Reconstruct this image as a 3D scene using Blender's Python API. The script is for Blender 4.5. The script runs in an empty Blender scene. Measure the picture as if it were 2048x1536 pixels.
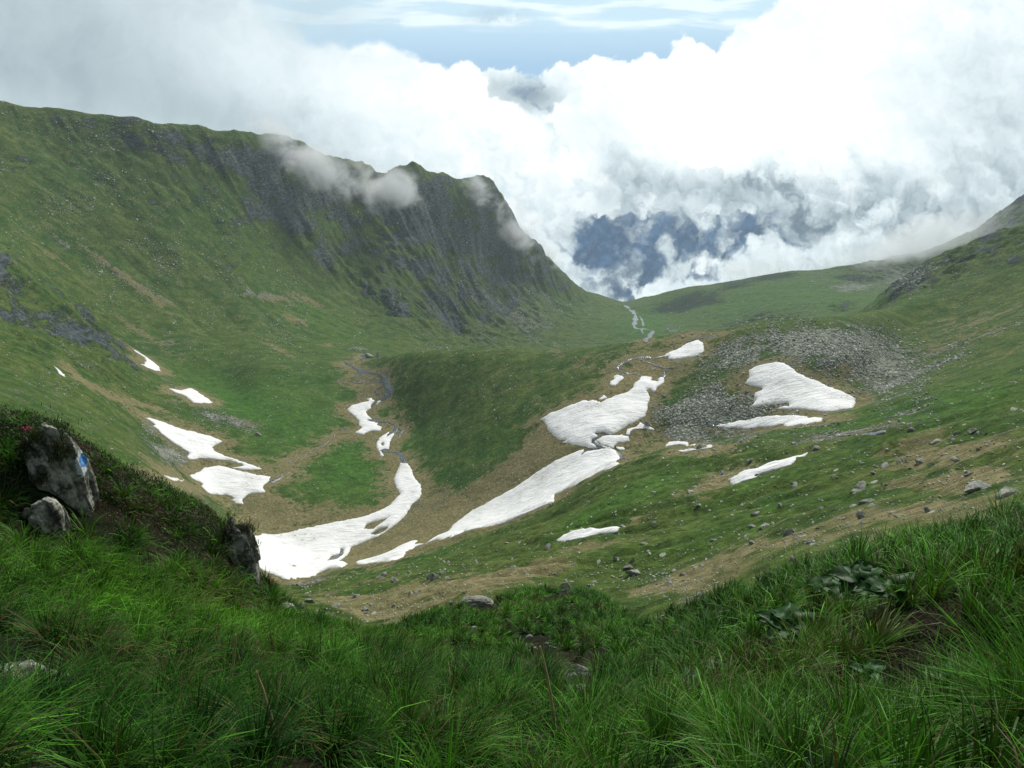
import bpy, math, random
import numpy as np
from mathutils import Vector, Matrix
from mathutils.geometry import delaunay_2d_cdt

# ------------------------------------------------------------------ camera, sky, sun, exposure
FOC = 1547.0; PITCH = math.radians(24.0)          # photo 2048 px wide
SC = bpy.context.scene
cam_d = bpy.data.cameras.new("camera"); cam = bpy.data.objects.new("camera", cam_d)
SC.collection.objects.link(cam); SC.camera = cam
cam.location = (0, 0, 0); cam.rotation_euler = (math.radians(90) - PITCH, 0, 0)
cam_d.sensor_width = 36.0; cam_d.lens = 36.0 * FOC / 2048.0
cam_d.clip_start = 0.1; cam_d.clip_end = 60000.0

SUN_EL, SUN_AZ = math.radians(41), math.radians(24)   # azimuth clockwise from +Y (ahead, right)
world = bpy.data.worlds.new("World"); SC.world = world; world.use_nodes = True
SC.view_settings.view_transform = 'Standard'; SC.view_settings.look = 'None'
SC.view_settings.exposure = 0.25; SC.view_settings.gamma = 1.0
# high sky for light: blue behind thin bright cloud
wt = world.node_tree; wn = wt.nodes; wn.clear()
w_sky = wn.new('ShaderNodeTexSky'); w_sky.sky_type = 'NISHITA'; w_sky.sun_disc = False; w_sky.sun_elevation = SUN_EL; w_sky.sun_rotation = SUN_AZ
w_b1 = wn.new('ShaderNodeBackground'); w_b1.inputs[1].default_value = .10; wt.links.new(w_sky.outputs[0], w_b1.inputs[0])
w_b2 = wn.new('ShaderNodeBackground'); w_b2.inputs[0].default_value = (.74, .80, .84, 1); w_b2.inputs[1].default_value = .50
w_mx = wn.new('ShaderNodeMixShader'); w_mx.inputs[0].default_value = .65; w_out = wn.new('ShaderNodeOutputWorld')
wt.links.new(w_b1.outputs[0], w_mx.inputs[1]); wt.links.new(w_b2.outputs[0], w_mx.inputs[2]); wt.links.new(w_mx.outputs[0], w_out.inputs[0])
sun_d = bpy.data.lights.new('sun', 'SUN'); sun_d.energy = 3.2; sun_d.angle = math.radians(6); sun_d.color = (1, .97, .9)
sun = bpy.data.objects.new('sun', sun_d); SC.collection.objects.link(sun)
sun.rotation_euler = Vector((math.sin(SUN_AZ) * math.cos(SUN_EL), math.cos(SUN_AZ) * math.cos(SUN_EL), math.sin(SUN_EL))).to_track_quat('Z', 'Y').to_euler()
# ------------------------------------------------------------------ terrain heights
CT, ST = math.cos(PITCH), math.sin(PITCH)
def ray(px, py):
    """azimuth and slope z/r of the line of sight through a photo pixel"""
    px = np.asarray(px, float); py = np.asarray(py, float)
    u = (px - 1024) / FOC; v = (768 - py) / FOC
    y = CT + v * ST; z = v * CT - ST
    return np.arctan2(u, y), z / np.hypot(u, y)
def proj(x, y, z):
    f = y * CT - z * ST; v = y * ST + z * CT
    f = np.where(f < .01, .01, f)
    return 1024 + FOC * x / f, 768 - FOC * v / f

LINES = [
 # near ground (py below the frame)
 [(-500,1700,2.3),(1024,1760,2.3),(2550,1700,2.0)],
 # lip
 [(-500,1330,5),(0,1330,5),(300,1365,5),(600,1385,5),(900,1400,5),(1150,1415,5),(1300,1430,4.6),(1500,1440,4.3),(1750,1440,4),(2048,1420,3.6),(2550,1400,3.4)],
 # middle of the near slope
 [(-500,1080,9),(0,1090,8.5),(200,1100,9),(400,1140,9.5),(560,1240,9.5),(700,1300,9),(850,1330,9),(1024,1340,9.5),(1200,1330,9),(1290,1350,8),(1400,1300,6.5),(1600,1240,6),(1800,1190,5.8),(2048,1140,5.5),(2550,1060,5)],
 # crest of the near slope
 [(-500,790,12),(0,842,11),(90,846,11),(150,880,11),(200,925,11),(300,995,11.5),(400,1020,12),(470,1070,12.5),(530,1190,12.5),(620,1245,12.5),(740,1285,14),(850,1240,18),(950,1212,21),(1100,1185,23),(1200,1190,22),(1270,1258,16),(1320,1262,13),(1420,1210,11),(1500,1165,10),(1600,1140,9.5),(1700,1130,9.5),(1850,1100,9),(2048,1062,8.5),(2550,1000,8)],
 # hidden dip behind it
 [(-500,930,20),(0,970,19),(200,1010,19),(400,1120,19),(530,1240,20),(620,1275,21),(740,1310,23),(850,1275,26),(950,1250,29),(1100,1225,31),(1200,1225,28),(1270,1262,22),(1320,1270,19),(1420,1240,17),(1500,1195,15.5),(1700,1165,14.5),(1850,1140,14),(2048,1110,13),(2550,1050,12)],
 # middle slope
 [(-500,900,60),(0,900,60),(200,960,60),(400,1080,60),(520,1210,50),(620,1232,45),(740,1265,40),(900,1225,40),(1100,1195,40),(1200,1195,40),(1270,1205,36),(1420,1190,29),(1500,1150,27),(1700,1110,24),(1850,1080,22),(2048,1040,20),(2550,980,18)],
 [(-500,850,110),(0,862,110),(200,922,120),(400,1062,130),(520,1185,110),(640,1185,90),(740,1172,85),(900,1130,80),(1100,1090,75),(1300,1060,70),(1500,1020,65),(1700,970,60),(1900,930,55),(2048,900,50),(2550,820,45)],
 # edge of the middle slope over the valley
 [(-500,780,175),(0,800,175),(200,880,180),(300,935,190),(400,1015,200),(520,1122,190),(600,1158,182),(720,1133,175),(840,1105,168),(1000,1055,158),(1110,1008,152),(1180,955,150),(1250,922,152),(1330,903,156),(1440,892,162),(1620,850,172),(1720,830,175),(1800,800,180),(2048,730,185),(2550,620,190)],
 # valley floor just behind
 [(-500,730,225),(0,765,225),(200,850,232),(300,905,240),(400,985,-148),(520,1082,-151),(600,1125,-153.5),(720,1120,-150),(840,1086,-143),(1000,1036,-130),(1110,990,-121.5),(1180,940,-118),(1250,914,-116.5),(1330,898,-114.5),(1440,884,-111),(1540,862,-107),(1620,838,213),(1720,815,225),(1800,780,235),(2048,690,250),(2550,560,270)],
 [(-500,640,310),(0,700,300),(100,735,300),(200,785,300),(300,850,-140),(400,890,-149),(520,970,-153),(620,1000,-155),(720,1000,-156),(800,990,-156),(860,970,-153.5),(1000,900,-136),(1110,880,-122),(1200,860,-115),(1300,800,-113.5),(1440,810,-108),(1540,800,-104),(1620,790,-101),(1720,770,-97),(1800,735,300),(1900,690,320),(2048,630,330),(2550,480,360)],
 [(-500,520,400),(0,610,380),(100,660,375),(200,705,370),(300,765,-144),(400,805,-151),(520,850,-156),(620,870,-158),(700,860,-159),(770,842,-160),(830,870,-156),(900,840,-146),(1000,800,-132),(1110,780,-121),(1200,760,-113.5),(1300,735,-111),(1390,700,-109),(1440,720,-104),(1540,715,-99),(1640,705,-96),(1720,700,-93),(1800,675,375),(1900,635,390),(2048,570,400),(2550,380,430)],
 # crest of the knoll, rim of the boulder field; rocky rib at the left
 [(-500,390,470),(0,500,460),(100,575,455),(180,640,450),(260,700,440),(330,742,430),(400,765,420),(460,760,425),(520,748,-160),(620,732,-165),(700,722,-168),(740,716,-167),(790,708,-152),(850,700,-142),(1000,697,-131.5),(1110,704,-129),(1190,699,-121),(1290,680,-113),(1350,668,-110),(1400,659,-107.5),(1428,668,-107.5),(1470,655,-105),(1530,646,-103),(1620,635,-101),(1700,630,-99),(1760,625,400),(1850,595,430),(2048,520,450),(2550,300,500)],
 # hidden ground behind these
 [(-500,380,520),(0,500,510),(100,578,505),(180,640,500),(260,690,495),(330,715,490),(400,715,490),(520,708,485),(620,706,485),(700,708,490),(760,712,470),(850,718,450),(1000,730,430),(1110,735,420),(1290,715,400),(1400,695,395),(1530,685,420),(1620,675,440),(1700,665,460),(1740,640,480),(1800,585,480),(1850,560,485),(2048,490,500),(2550,250,560)],
 [(-500,260,700),(0,420,680),(100,495,670),(200,565,650),(300,610,640),(400,640,630),(520,655,620),(600,665,610),(700,675,600),(780,683,590),(850,688,600),(960,695,660),(1110,703,720),(1200,699,750),(1290,692,-290),(1350,690,-288),(1400,688,720),(1530,680,690),(1620,665,650),(1700,642,600),(1740,606,560),(1800,562,560),(1850,526,570),(1950,482,590),(2048,445,610),(2550,250,660)],
 [(-500,180,830),(0,320,800),(100,360,790),(200,420,780),(300,470,775),(400,510,770),(520,560,760),(600,590,755),(700,610,750),(780,615,745),(850,635,750),(900,655,760),(960,655,800),(1050,650,850),(1110,655,870),(1200,658,890),(1290,658,-305),(1350,660,-303),(1400,655,860),(1530,645,830),(1640,625,790),(1700,625,760),(1740,612,740),(1800,600,720),(1850,560,700),(1950,515,700),(2048,480,720),(2550,300,760)],
 [(-500,110,900),(0,240,900),(100,275,895),(200,300,890),(300,330,890),(400,360,895),(520,395,900),(600,420,905),(700,460,905),(780,470,900),(850,475,900),(900,505,905),(960,520,930),(1050,570,970),(1110,605,1000),(1180,622,1030),(1240,632,-338),(1290,635,-338),(1340,630,1020),(1400,615,980),(1530,600,940),(1640,585,960),(1740,575,1000),(1800,570,1020),(1850,560,1030),(1950,520,1050),(2048,490,1080),(2550,280,1100)],
 # sky line
 [(-500,60,950),(-200,140,950),(0,198,950),(30,208,950),(60,217,950),(120,220,950),(170,226,955),(240,232,958),(275,233,960),(315,246,962),(350,247,965),(400,253,965),(425,262,966),(460,261,968),(500,262,970),(540,264,972),(575,276,974),(610,288,975),(640,308,975),(670,316,976),(720,322,978),(745,335,978),(768,346,978),(790,336,975),(806,328,972),(825,324,970),(842,331,970),(852,346,972),(880,344,975),(895,346,976),(908,356,978),(922,361,980),(940,354,980),(958,349,980),(972,353,982),(985,357,985),(993,375,988),(1001,388,990),(1010,405,994),(1025,425,1000),(1038,452,1010),(1052,466,1020),(1062,480,1030),(1083,495,1045),(1092,512,1055),(1112,530,1075),(1128,548,1095),(1150,568,1120),(1175,582,1150),(1200,590,1180),(1225,598,1220),(1247,604,1260),(1262,602,1250),(1285,595,1210),(1310,590,1180),(1345,581,1165),(1372,574,1155),(1400,570,1150),(1440,566,1150),(1482,560,1150),(1520,552,1160),(1560,547,1160),(1600,542,1170),(1640,540,1190),(1700,528,1230),(1760,520,1260),(1850,503,1310),(1950,462,1370),(2048,388,1430),(2550,180,1500)],
 [(-500,200,1080),(0,300,1080),(520,360,1100),(768,420,1110),(1000,480,1130),(1110,600,1230),(1250,640,1400),(1400,610,1330),(1640,580,1380),(1760,560,1450),(2048,420,1650),(2550,230,1700)],
 [(-500,-1250,2300),(1250,-1250,2300),(2550,-1200,2500)],
 [(-500,-2700,4800),(2550,-2700,4800)],
]
AZG = np.radians(np.linspace(-60, 60, 2401))
def _line(pts):
    px, py, rr = np.array(pts, float).T
    neg = rr < -0.5
    # hidden far rows: py given as a height (z) when it is below -500
    az, t = ray(px, py)
    r = rr.copy()
    r[neg] = rr[neg] / t[neg]
    low = py < -500
    if low.any():
        az = ray(px, np.full_like(px, 600))[0]; t = np.where(low, py / rr, t)
    return np.interp(AZG, az, np.log(r)), np.interp(AZG, az, t)
def _smooth(a, w):
    k = np.exp(-0.5 * (np.arange(-3 * w, 3 * w + 1) / w) ** 2); k /= k.sum()
    return np.convolve(np.pad(a, 3 * w, mode='edge'), k, 'valid')
KL, KT = [np.full_like(AZG, math.log(.35))], [np.full_like(AZG, -1.75 / .35)]
CREST_K = 17
for i, L in enumerate(LINES):
    a, b = _line(L)
    w = 3 if i == CREST_K - 1 else (10 if 9 < i < 18 else 22)
    KL.append(_smooth(a, max(w, 16))); KT.append(_smooth(b, w))
KL = np.array(KL); KT = np.array(KT)
# the left ridge stands nearer than the far end of the valley
_a0, _a1 = ray(350, 500)[0], ray(1000, 500)[0]
_f = .53 + .47 * np.clip((AZG - _a0) / (_a1 - _a0), 0, 1) ** 1.3
for k in range(13, 19): KL[k] = np.log(np.exp(KL[12]) + (np.exp(KL[k]) - np.exp(KL[12])) * _f)
for k in range(1, len(KL)): KL[k] = np.maximum(KL[k], KL[k - 1] + .04)
NK = len(KL)
# monotone cubic slopes per azimuth
_h = np.diff(KL, axis=0); _d = np.diff(KT, axis=0) / _h
KM = np.zeros_like(KT)
_w1 = 2 * _h[1:] + _h[:-1]; _w2 = _h[1:] + 2 * _h[:-1]
with np.errstate(divide='ignore', invalid='ignore'):
    _m = (_w1 + _w2) / (_w1 / _d[:-1] + _w2 / _d[1:])
KM[1:-1] = np.where(_d[:-1] * _d[1:] > 0, _m, 0.0); KM[0] = _d[0]; KM[-1] = 0
def base_t(az, lr):
    """slope z/r of the smooth ground in direction az at distance exp(lr)"""
    shp = np.broadcast(az, lr).shape
    az = np.broadcast_to(az, shp).ravel(); lr = np.broadcast_to(lr, shp).ravel()
    f = np.clip((az - AZG[0]) / (AZG[1] - AZG[0]), 0, len(AZG) - 1.001)
    i = f.astype(int); f = f - i
    out = np.empty(len(az))
    for s in range(0, len(az), 400000):
        e = slice(s, s + 400000); ii = i[e]; ff = f[e]; x = lr[e]
        L = KL[:, ii] * (1 - ff) + KL[:, ii + 1] * ff
        T = KT[:, ii] * (1 - ff) + KT[:, ii + 1] * ff
        M = KM[:, ii] * (1 - ff) + KM[:, ii + 1] * ff
        k = np.clip((L <= x).sum(0) - 1, 0, NK - 2); c = np.arange(len(x))
        x0, x1 = L[k, c], L[k + 1, c]; h = x1 - x0; q = np.clip((x - x0) / h, 0, 1)
        out[e] = ((1 + 2 * q) * (1 - q) ** 2 * T[k, c] + q * (1 - q) ** 2 * h * M[k, c]
                  + q * q * (3 - 2 * q) * T[k + 1, c] + q * q * (q - 1) * h * M[k + 1, c])
    return out.reshape(shp)

# gradient noise
_rng = np.random.RandomState(7)
_PERM = np.concatenate([_rng.permutation(256)] * 3)
_GA = _rng.rand(256) * 2 * np.pi; _GX, _GY = np.cos(_GA), np.sin(_GA)
def pn(x, y, seed=0):
    x = np.asarray(x, float) + seed * 17.31; y = np.asarray(y, float) - seed * 9.17
    xi = np.floor(x).astype(np.int64); yi = np.floor(y).astype(np.int64)
    xf = x - xi; yf = y - yi; xi &= 255; yi &= 255
    u = xf * xf * xf * (xf * (xf * 6 - 15) + 10); v = yf * yf * yf * (yf * (yf * 6 - 15) + 10)
    def g(a, b, dx, dy):
        h = _PERM[_PERM[(xi + a) & 255] + ((yi + b) & 255)]
        return _GX[h] * dx + _GY[h] * dy
    n0 = g(0, 0, xf, yf) * (1 - u) + g(1, 0, xf - 1, yf) * u
    n1 = g(0, 1, xf, yf - 1) * (1 - u) + g(1, 1, xf - 1, yf - 1) * u
    return (n0 * (1 - v) + n1 * v) * 1.5
def fbm(x, y, wl, octs, seed=0, gain=.5, cut=None):
    """fractal noise starting at wavelength wl (m); octaves finer than cut fade out"""
    s = np.zeros(np.broadcast(x, y).shape); a = 1.0; w = wl
    for o in range(octs):
        f = 1.0 if cut is None else np.clip((w / cut - 2.0) / 2.0, 0, 1)
        if np.ndim(f) == 0 or f.max() > 0: s += a * f * pn(x / w, y / w, seed + o)
        a *= gain; w *= .5
    return s
def sstep(a, b, x):
    t = np.clip((x - a) / (b - a), 0, 1); return t * t * (3 - 2 * t)
def blob(px, py, cx, cy, rx, ry, ang=0.0):
    c, s = math.cos(math.radians(ang)), math.sin(math.radians(ang))
    dx, dy = px - cx, py - cy
    return np.exp(-(((dx * c + dy * s) / rx) ** 2 + ((-dx * s + dy * c) / ry) ** 2))
def rockiness(px, py, r):
    """0..1: how much bare rock breaks through, traced from the photo (rough blobs)"""
    w = (.85 * blob(px, py, 860, 430, 260, 130, 35) + .8 * blob(px, py, 640, 420, 200, 90, 40) + 1.0 * blob(px, py, 850, 560, 230, 90, 40) + .5 * blob(px, py, 700, 520, 160, 60, 40)
         + .55 * blob(px, py, 420, 330, 180, 70, 25) + .4 * blob(px, py, 300, 280, 300, 30, 12) + .32 * blob(px, py, 180, 340, 360, 120, 25) + blob(px, py, 1050, 480, 60, 120, -35)) * sstep(440, 500, r)
    w = w + (1.5 * blob(px, py, 70, 610, 160, 95, 40) + 1.4 * blob(px, py, 200, 715, 100, 42, 40) + 1.0 * blob(px, py, 30, 740, 80, 30, 30)) * sstep(250, 330, r) * (1 - sstep(490, 520, r))
    w = w + (1.25 * blob(px, py, 1850, 560, 110, 38, -25) + .5 * blob(px, py, 1950, 530, 120, 60, -25) + 1.0 * blob(px, py, 2040, 520, 60, 60, -30) + .8 * blob(px, py, 1960, 590, 60, 20, -20)) * sstep(420, 480, r) * (1 - sstep(640, 720, r))
    w = w + (.8 * blob(px, py, 1690, 612, 30, 12, -10) + .7 * blob(px, py, 1530, 640, 60, 10, -10) + .6 * blob(px, py, 1750, 530, 120, 25, 0) + 1.3 * blob(px, py, 2000, 430, 150, 50, -25)) * sstep(700, 800, r)
    return np.clip(w, 0, 1)
def height(x, y, full=False):
    x = np.asarray(x, float); y = np.asarray(y, float)
    r = np.hypot(x, y); r = np.maximum(r, .05); az = np.arctan2(x, y); lr = np.log(r)
    z0 = base_t(az, lr) * r
    cut = np.maximum(r * .0013, .05)
    far = np.clip(r / 900, .0, 1.3)
    px, py = proj(x, y, z0)
    rk = rockiness(px, py, r)
    # broad undulation, kept small against the traced skyline
    hum = np.maximum(pn(x / .75, y / .75, 41), -.15) * .15 * sstep(1.5, 3, r) * (1 - sstep(20, 30, r))
    soft = (hum + .16 * fbm(x, y, 3.0, 5, 1, .5, cut) * sstep(1.5, 5, r) * (1 - .6 * sstep(18, 30, r))
            + .55 * fbm(x, y, 14, 5, 2, .52, cut) * sstep(18, 60, r)
            + 1.6 * fbm(x, y, 60, 4, 3, .5, cut) * sstep(60, 400, r))
    flat = blob(px, py, 640, 1000, 260, 160) * sstep(190, 200, r) * (1 - sstep(430, 470, r))
    soft = soft * (1 - .75 * np.clip(flat, 0, 1))
    # step-like ripples of the middle slope at the right
    mid = sstep(22, 45, r) * (1 - sstep(170, 200, r))
    u = (x * .55 + y * .83)
    rip = np.abs(pn(u / 11 + .6 * pn(x / 25, y / 25, 31), (x * .83 - y * .55) / 60, 5))
    rip2 = np.abs(pn(u / 4.3 + .8 * pn(x / 12, y / 12, 32), (x * .83 - y * .55) / 26, 6))
    soft = soft + mid * (2.3 * (rip - .25) + .8 * (rip2 - .25) + .22 * fbm(x, y, 3.5, 3, 7, .5, cut))
    # gullies on the far left slope run down the fall line
    s1 = x * .69 + y * .73; s2 = x * .73 - y * .69
    s1 = s1 + 22 * pn(s1 / 160, s2 / 160, 8) + 6 * pn(s1 / 45, s2 / 60, 28)
    gul = np.abs(pn(s1 / 34, s2 / 500, 9)); gul2 = np.abs(pn(s1 / 13, s2 / 260, 19))
    lw = sstep(430, 520, r) * (1 - sstep(1010, 1080, r)) * (1 - sstep(1050, 1150, px))
    crest = 1 - np.exp(-((lr - np.interp(az, AZG, KL[CREST_K])) / .03) ** 2) * .55
    hid = sstep(930, 1000, r)
    soft = soft + lw * crest * np.clip(1 - 1.6 * rk, 0, 1) * (4.5 * (gul - .28) + 1.2 * (gul2 - .25) * sstep(-.3, .5, pn(x / 130, y / 130, 66)))
    ridg = 1 - np.abs(fbm(x + .6 * z0, y - .4 * z0, 52, 6, 11, .5, cut * 1.7)) * 1.6
    ridg2 = np.abs(fbm((s1 + .8 * s2) * .7, (s1 - .6 * s2) * .7, 24, 4, 12, .55, cut * 1.5))
    amp = rk * np.clip(r / 700, .25, 1.2)
    soft = soft + (.25 + .75 * crest) * amp * (7.5 * (ridg - .6) + 6 * (ridg2 - .35))
    farh = sstep(2500, 4000, r)
    z = z0 + soft + farh * 140 * fbm(x, y, 1800, 4, 21, .5)
    return (z, px, py, rk) if full else z

# ------------------------------------------------------------------ ground mesh
def link(name, me, parent=None, mats=()):
    o = bpy.data.objects.new(name, me); SC.collection.objects.link(o)
    if parent: o.parent = parent
    for m in mats: me.materials.append(m)
    return o
def mesh_from(name, V, F, smooth=True, quads=True):
    """V (n,3), F (m,k) numpy -> mesh"""
    me = bpy.data.meshes.new(name); V = np.asarray(V, np.float32); F = np.asarray(F, np.int32)
    me.vertices.add(len(V)); me.vertices.foreach_set('co', V.ravel())
    k = F.shape[1]
    me.loops.add(F.size); me.loops.foreach_set('vertex_index', F.ravel())
    me.polygons.add(len(F)); me.polygons.foreach_set('loop_start', np.arange(0, F.size, k, dtype=np.int32))
    me.polygons.foreach_set('loop_total', np.full(len(F), k, np.int32))
    me.update(calc_edges=True)
    if smooth: me.polygons.foreach_set('use_smooth', np.ones(len(F), bool))
    return me
fine = np.radians(np.r_[np.arange(-63, -44, .3), np.arange(-44, 44.01, .055), np.arange(44.3, 63, .3)]); coarse = np.radians(np.arange(64, 296.1, 2.0))
AZ = np.concatenate([fine, coarse]); NAF = len(fine)
AZc = np.where(AZ > np.pi, AZ - 2 * np.pi, AZ)
ki = np.clip((AZc - AZG[0]) / (AZG[1] - AZG[0]), 0, len(AZG) - 1.001); i0 = ki.astype(int); fr = ki - i0
L = KL[:, i0] * (1 - fr) + KL[:, i0 + 1] * fr; T = KT[:, i0] * (1 - fr) + KT[:, i0 + 1] * fr
rows = []
for k in range(NK - 1):
    d = np.degrees(np.abs(np.arctan(T[k + 1, :NAF]) - np.arctan(T[k, :NAF])).max()) * 27 * 1.35
    n = int(np.clip(d / 2.0, 6, 130))
    if k in (0,): n = 8
    if 12 < k < 17: n = int(n * 1.7)
    if k >= 17: n = 14
    for q in np.arange(n) / n: rows.append(L[k] * (1 - q) + L[k + 1] * q)
rows.append(L[-1]); rows = np.array(rows); NR, NA = rows.shape
R = np.exp(rows); X = R * np.sin(AZc); Y = R * np.cos(AZc)
Z, PXg, PYg, RK = height(X, Y, True)
idx = np.arange(NR * NA).reshape(NR, NA); nx = np.roll(idx, -1, axis=1)
F = np.stack([idx[:-1], nx[:-1], nx[1:], idx[1:]], -1).reshape(-1, 4)[:, ::-1]
# cap under the camera
V = np.concatenate([np.stack([X, Y, Z], -1).reshape(-1, 3), [[0, 0, -1.75]]])
gme = mesh_from('ground', V, F)

# look-ups on the finished ground surface
TG = Z / R; NF = NAF
def _col(az):
    f = np.clip(np.interp(az, AZ[:NF], np.arange(NF)), 0, NF - 1.001); i = f.astype(int); return i, f - i
def gz(x, y):
    x = np.atleast_1d(np.asarray(x, float)); y = np.atleast_1d(np.asarray(y, float)); sh = x.shape
    x = x.ravel(); y = y.ravel(); out = np.empty(len(x))
    for s in range(0, len(x), 20000):
        e = slice(s, s + 20000); xx, yy = x[e], y[e]
        i, f = _col(np.arctan2(xx, yy)); r = np.log(np.maximum(np.hypot(xx, yy), .36))
        L = rows[:, i] * (1 - f) + rows[:, i + 1] * f
        k = np.clip((L <= r).sum(0) - 1, 0, NR - 2); c = np.arange(len(xx))
        q = np.clip((r - L[k, c]) / (L[k + 1, c] - L[k, c]), 0, 1)
        z0 = Z[k, i] * (1 - f) + Z[k, i + 1] * f; z1 = Z[k + 1, i] * (1 - f) + Z[k + 1, i + 1] * f
        out[e] = z0 * (1 - q) + z1 * q
    return out.reshape(sh)
def hit(px, py, rmin=0.0):
    """ground point seen at photo pixels"""
    px = np.atleast_1d(np.asarray(px, float)); py = np.atleast_1d(np.asarray(py, float)); out = []
    for s in range(0, len(px), 4000):
        az, t = ray(px[s:s + 4000], py[s:s + 4000]); i, f = _col(az)
        L = np.exp(rows[:, i] * (1 - f) + rows[:, i + 1] * f)
        H = Z[:, i] * (1 - f) + Z[:, i + 1] * f; D = H / L - t[None]
        ok = (D >= 0) & (L > rmin); j = np.where(ok.any(0), ok.argmax(0), NR - 1); j = np.clip(j, 1, None); c = np.arange(len(az))
        a, b = D[j - 1, c], D[j, c]; q = np.clip(-a / np.where(b == a, 1, b - a), 0, 1)
        r = L[j - 1, c] * (1 - q) + L[j, c] * q; x, y = r * np.sin(az), r * np.cos(az)
        out.append(np.stack([x, y, gz(x, y)], 1))
    return np.concatenate(out)
# which ground is seen, for scattering stones where the photo shows them
_vis = TG[:, :NF] >= np.maximum.accumulate(TG[:, :NF], axis=0) - 1e-4
PXv, PYv = proj(X[:, :NF], Y[:, :NF], Z[:, :NF])
_ar = np.abs((PXv[:-1, 1:] - PXv[:-1, :-1]) * (PYv[1:, :-1] - PYv[:-1, :-1])) * _vis[1:, :-1] * _vis[1:, 1:]
_ar *= (PXv[:-1, :-1] > -60) & (PXv[:-1, :-1] < 2110) & (PYv[:-1, :-1] < 1580)
def scatter(dens, n, seed, rmin=0, rmax=1e9):
    """n ground points spread over the seen ground, weighted by dens(px, py, r)"""
    rg = np.random.RandomState(seed)
    w = _ar * dens(PXv[:-1, :-1], PYv[:-1, :-1], R[:-1, :NF - 1]) * (R[:-1, :NF - 1] > rmin) * (R[:-1, :NF - 1] < rmax)
    c = np.cumsum(w.ravel()); k = np.searchsorted(c, rg.rand(n) * c[-1]); i, j = np.unravel_index(k, w.shape)
    a, b = rg.rand(n), rg.rand(n)
    r = np.exp(rows[i, j] * (1 - a) + rows[i + 1, j] * a); az = AZ[j] * (1 - b) + AZ[j + 1] * b
    x, y = r * np.sin(az), r * np.cos(az)
    return np.stack([x, y, gz(x, y)], 1)
# ------------------------------------------------------------------ materials
class NT:
    def __init__(s, name):
        s.m = bpy.data.materials.new(name); s.m.use_nodes = True; s.t = s.m.node_tree; s.t.nodes.clear()
        s.out = s.t.nodes.new('ShaderNodeOutputMaterial')
    def n(s, typ, ins=None, **kw):
        o = s.t.nodes.new('ShaderNode' + typ)
        for k, v in kw.items(): setattr(o, k, v)
        for k, v in (ins or {}).items(): s.put(o.inputs[k], v)
        return o
    def put(s, sock, v):
        if hasattr(v, 'outputs'): v = v.outputs[0]
        if isinstance(v, bpy.types.NodeSocket): s.t.links.new(v, sock)
        else:
            if hasattr(sock.default_value, '__len__') and not hasattr(v, '__len__'): v = (v,) * len(sock.default_value)
            if sock.type == 'RGBA' and len(v) == 3: v = (*v, 1)
            sock.default_value = v
    def math(s, op, a, b=0.0, c=None, clamp=False):
        o = s.n('Math', {0: a, 1: b}, operation=op, use_clamp=clamp)
        if c is not None: s.put(o.inputs[2], c)
        return o.outputs[0]
    def mix(s, f, a, b, blend='MIX'):
        o = s.n('Mix', data_type='RGBA', blend_type=blend); s.put(o.inputs[0], f); s.put(o.inputs[6], a); s.put(o.inputs[7], b)
        return o.outputs[2]
    def noise(s, scale, det=4, rough=.55, vec=None, dist=0.0, out=0):
        o = s.n('TexNoise', {'Scale': scale, 'Detail': det, 'Roughness': rough, 'Distortion': dist})
        if vec is not None: s.put(o.inputs['Vector'], vec)
        return o.outputs[out]
    def ramp(s, f, a, b, lo=0.0, hi=1.0, smooth=True):
        o = s.n('MapRange', {0: f, 1: a, 2: b, 3: lo, 4: hi}); o.interpolation_type = 'SMOOTHSTEP' if smooth else 'LINEAR'
        return o.outputs[0]
    def pos(s, scale=(1, 1, 1), rot=(0, 0, 0)):
        g = s.n('NewGeometry'); m = s.n('Mapping', {'Scale': scale, 'Rotation': rot}); s.put(m.inputs[0], g.outputs['Position']); return m.outputs[0]
    def surf(s, col, rough=.9, bump=None, bs=.5, bd=.1, spec=.2, **kw):
        p = s.n('BsdfPrincipled', {'Base Color': col, 'Roughness': rough, 'Specular IOR Level': spec})
        if bump is not None:
            b = s.n('Bump', {'Strength': bs, 'Distance': bd, 'Height': bump}); s.put(p.inputs['Normal'], b.outputs[0])
        for k, v in kw.items(): s.put(p.inputs[k.replace('_', ' ')], v)
        s.t.links.new(p.outputs[0], s.out.inputs[0]); return p

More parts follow.
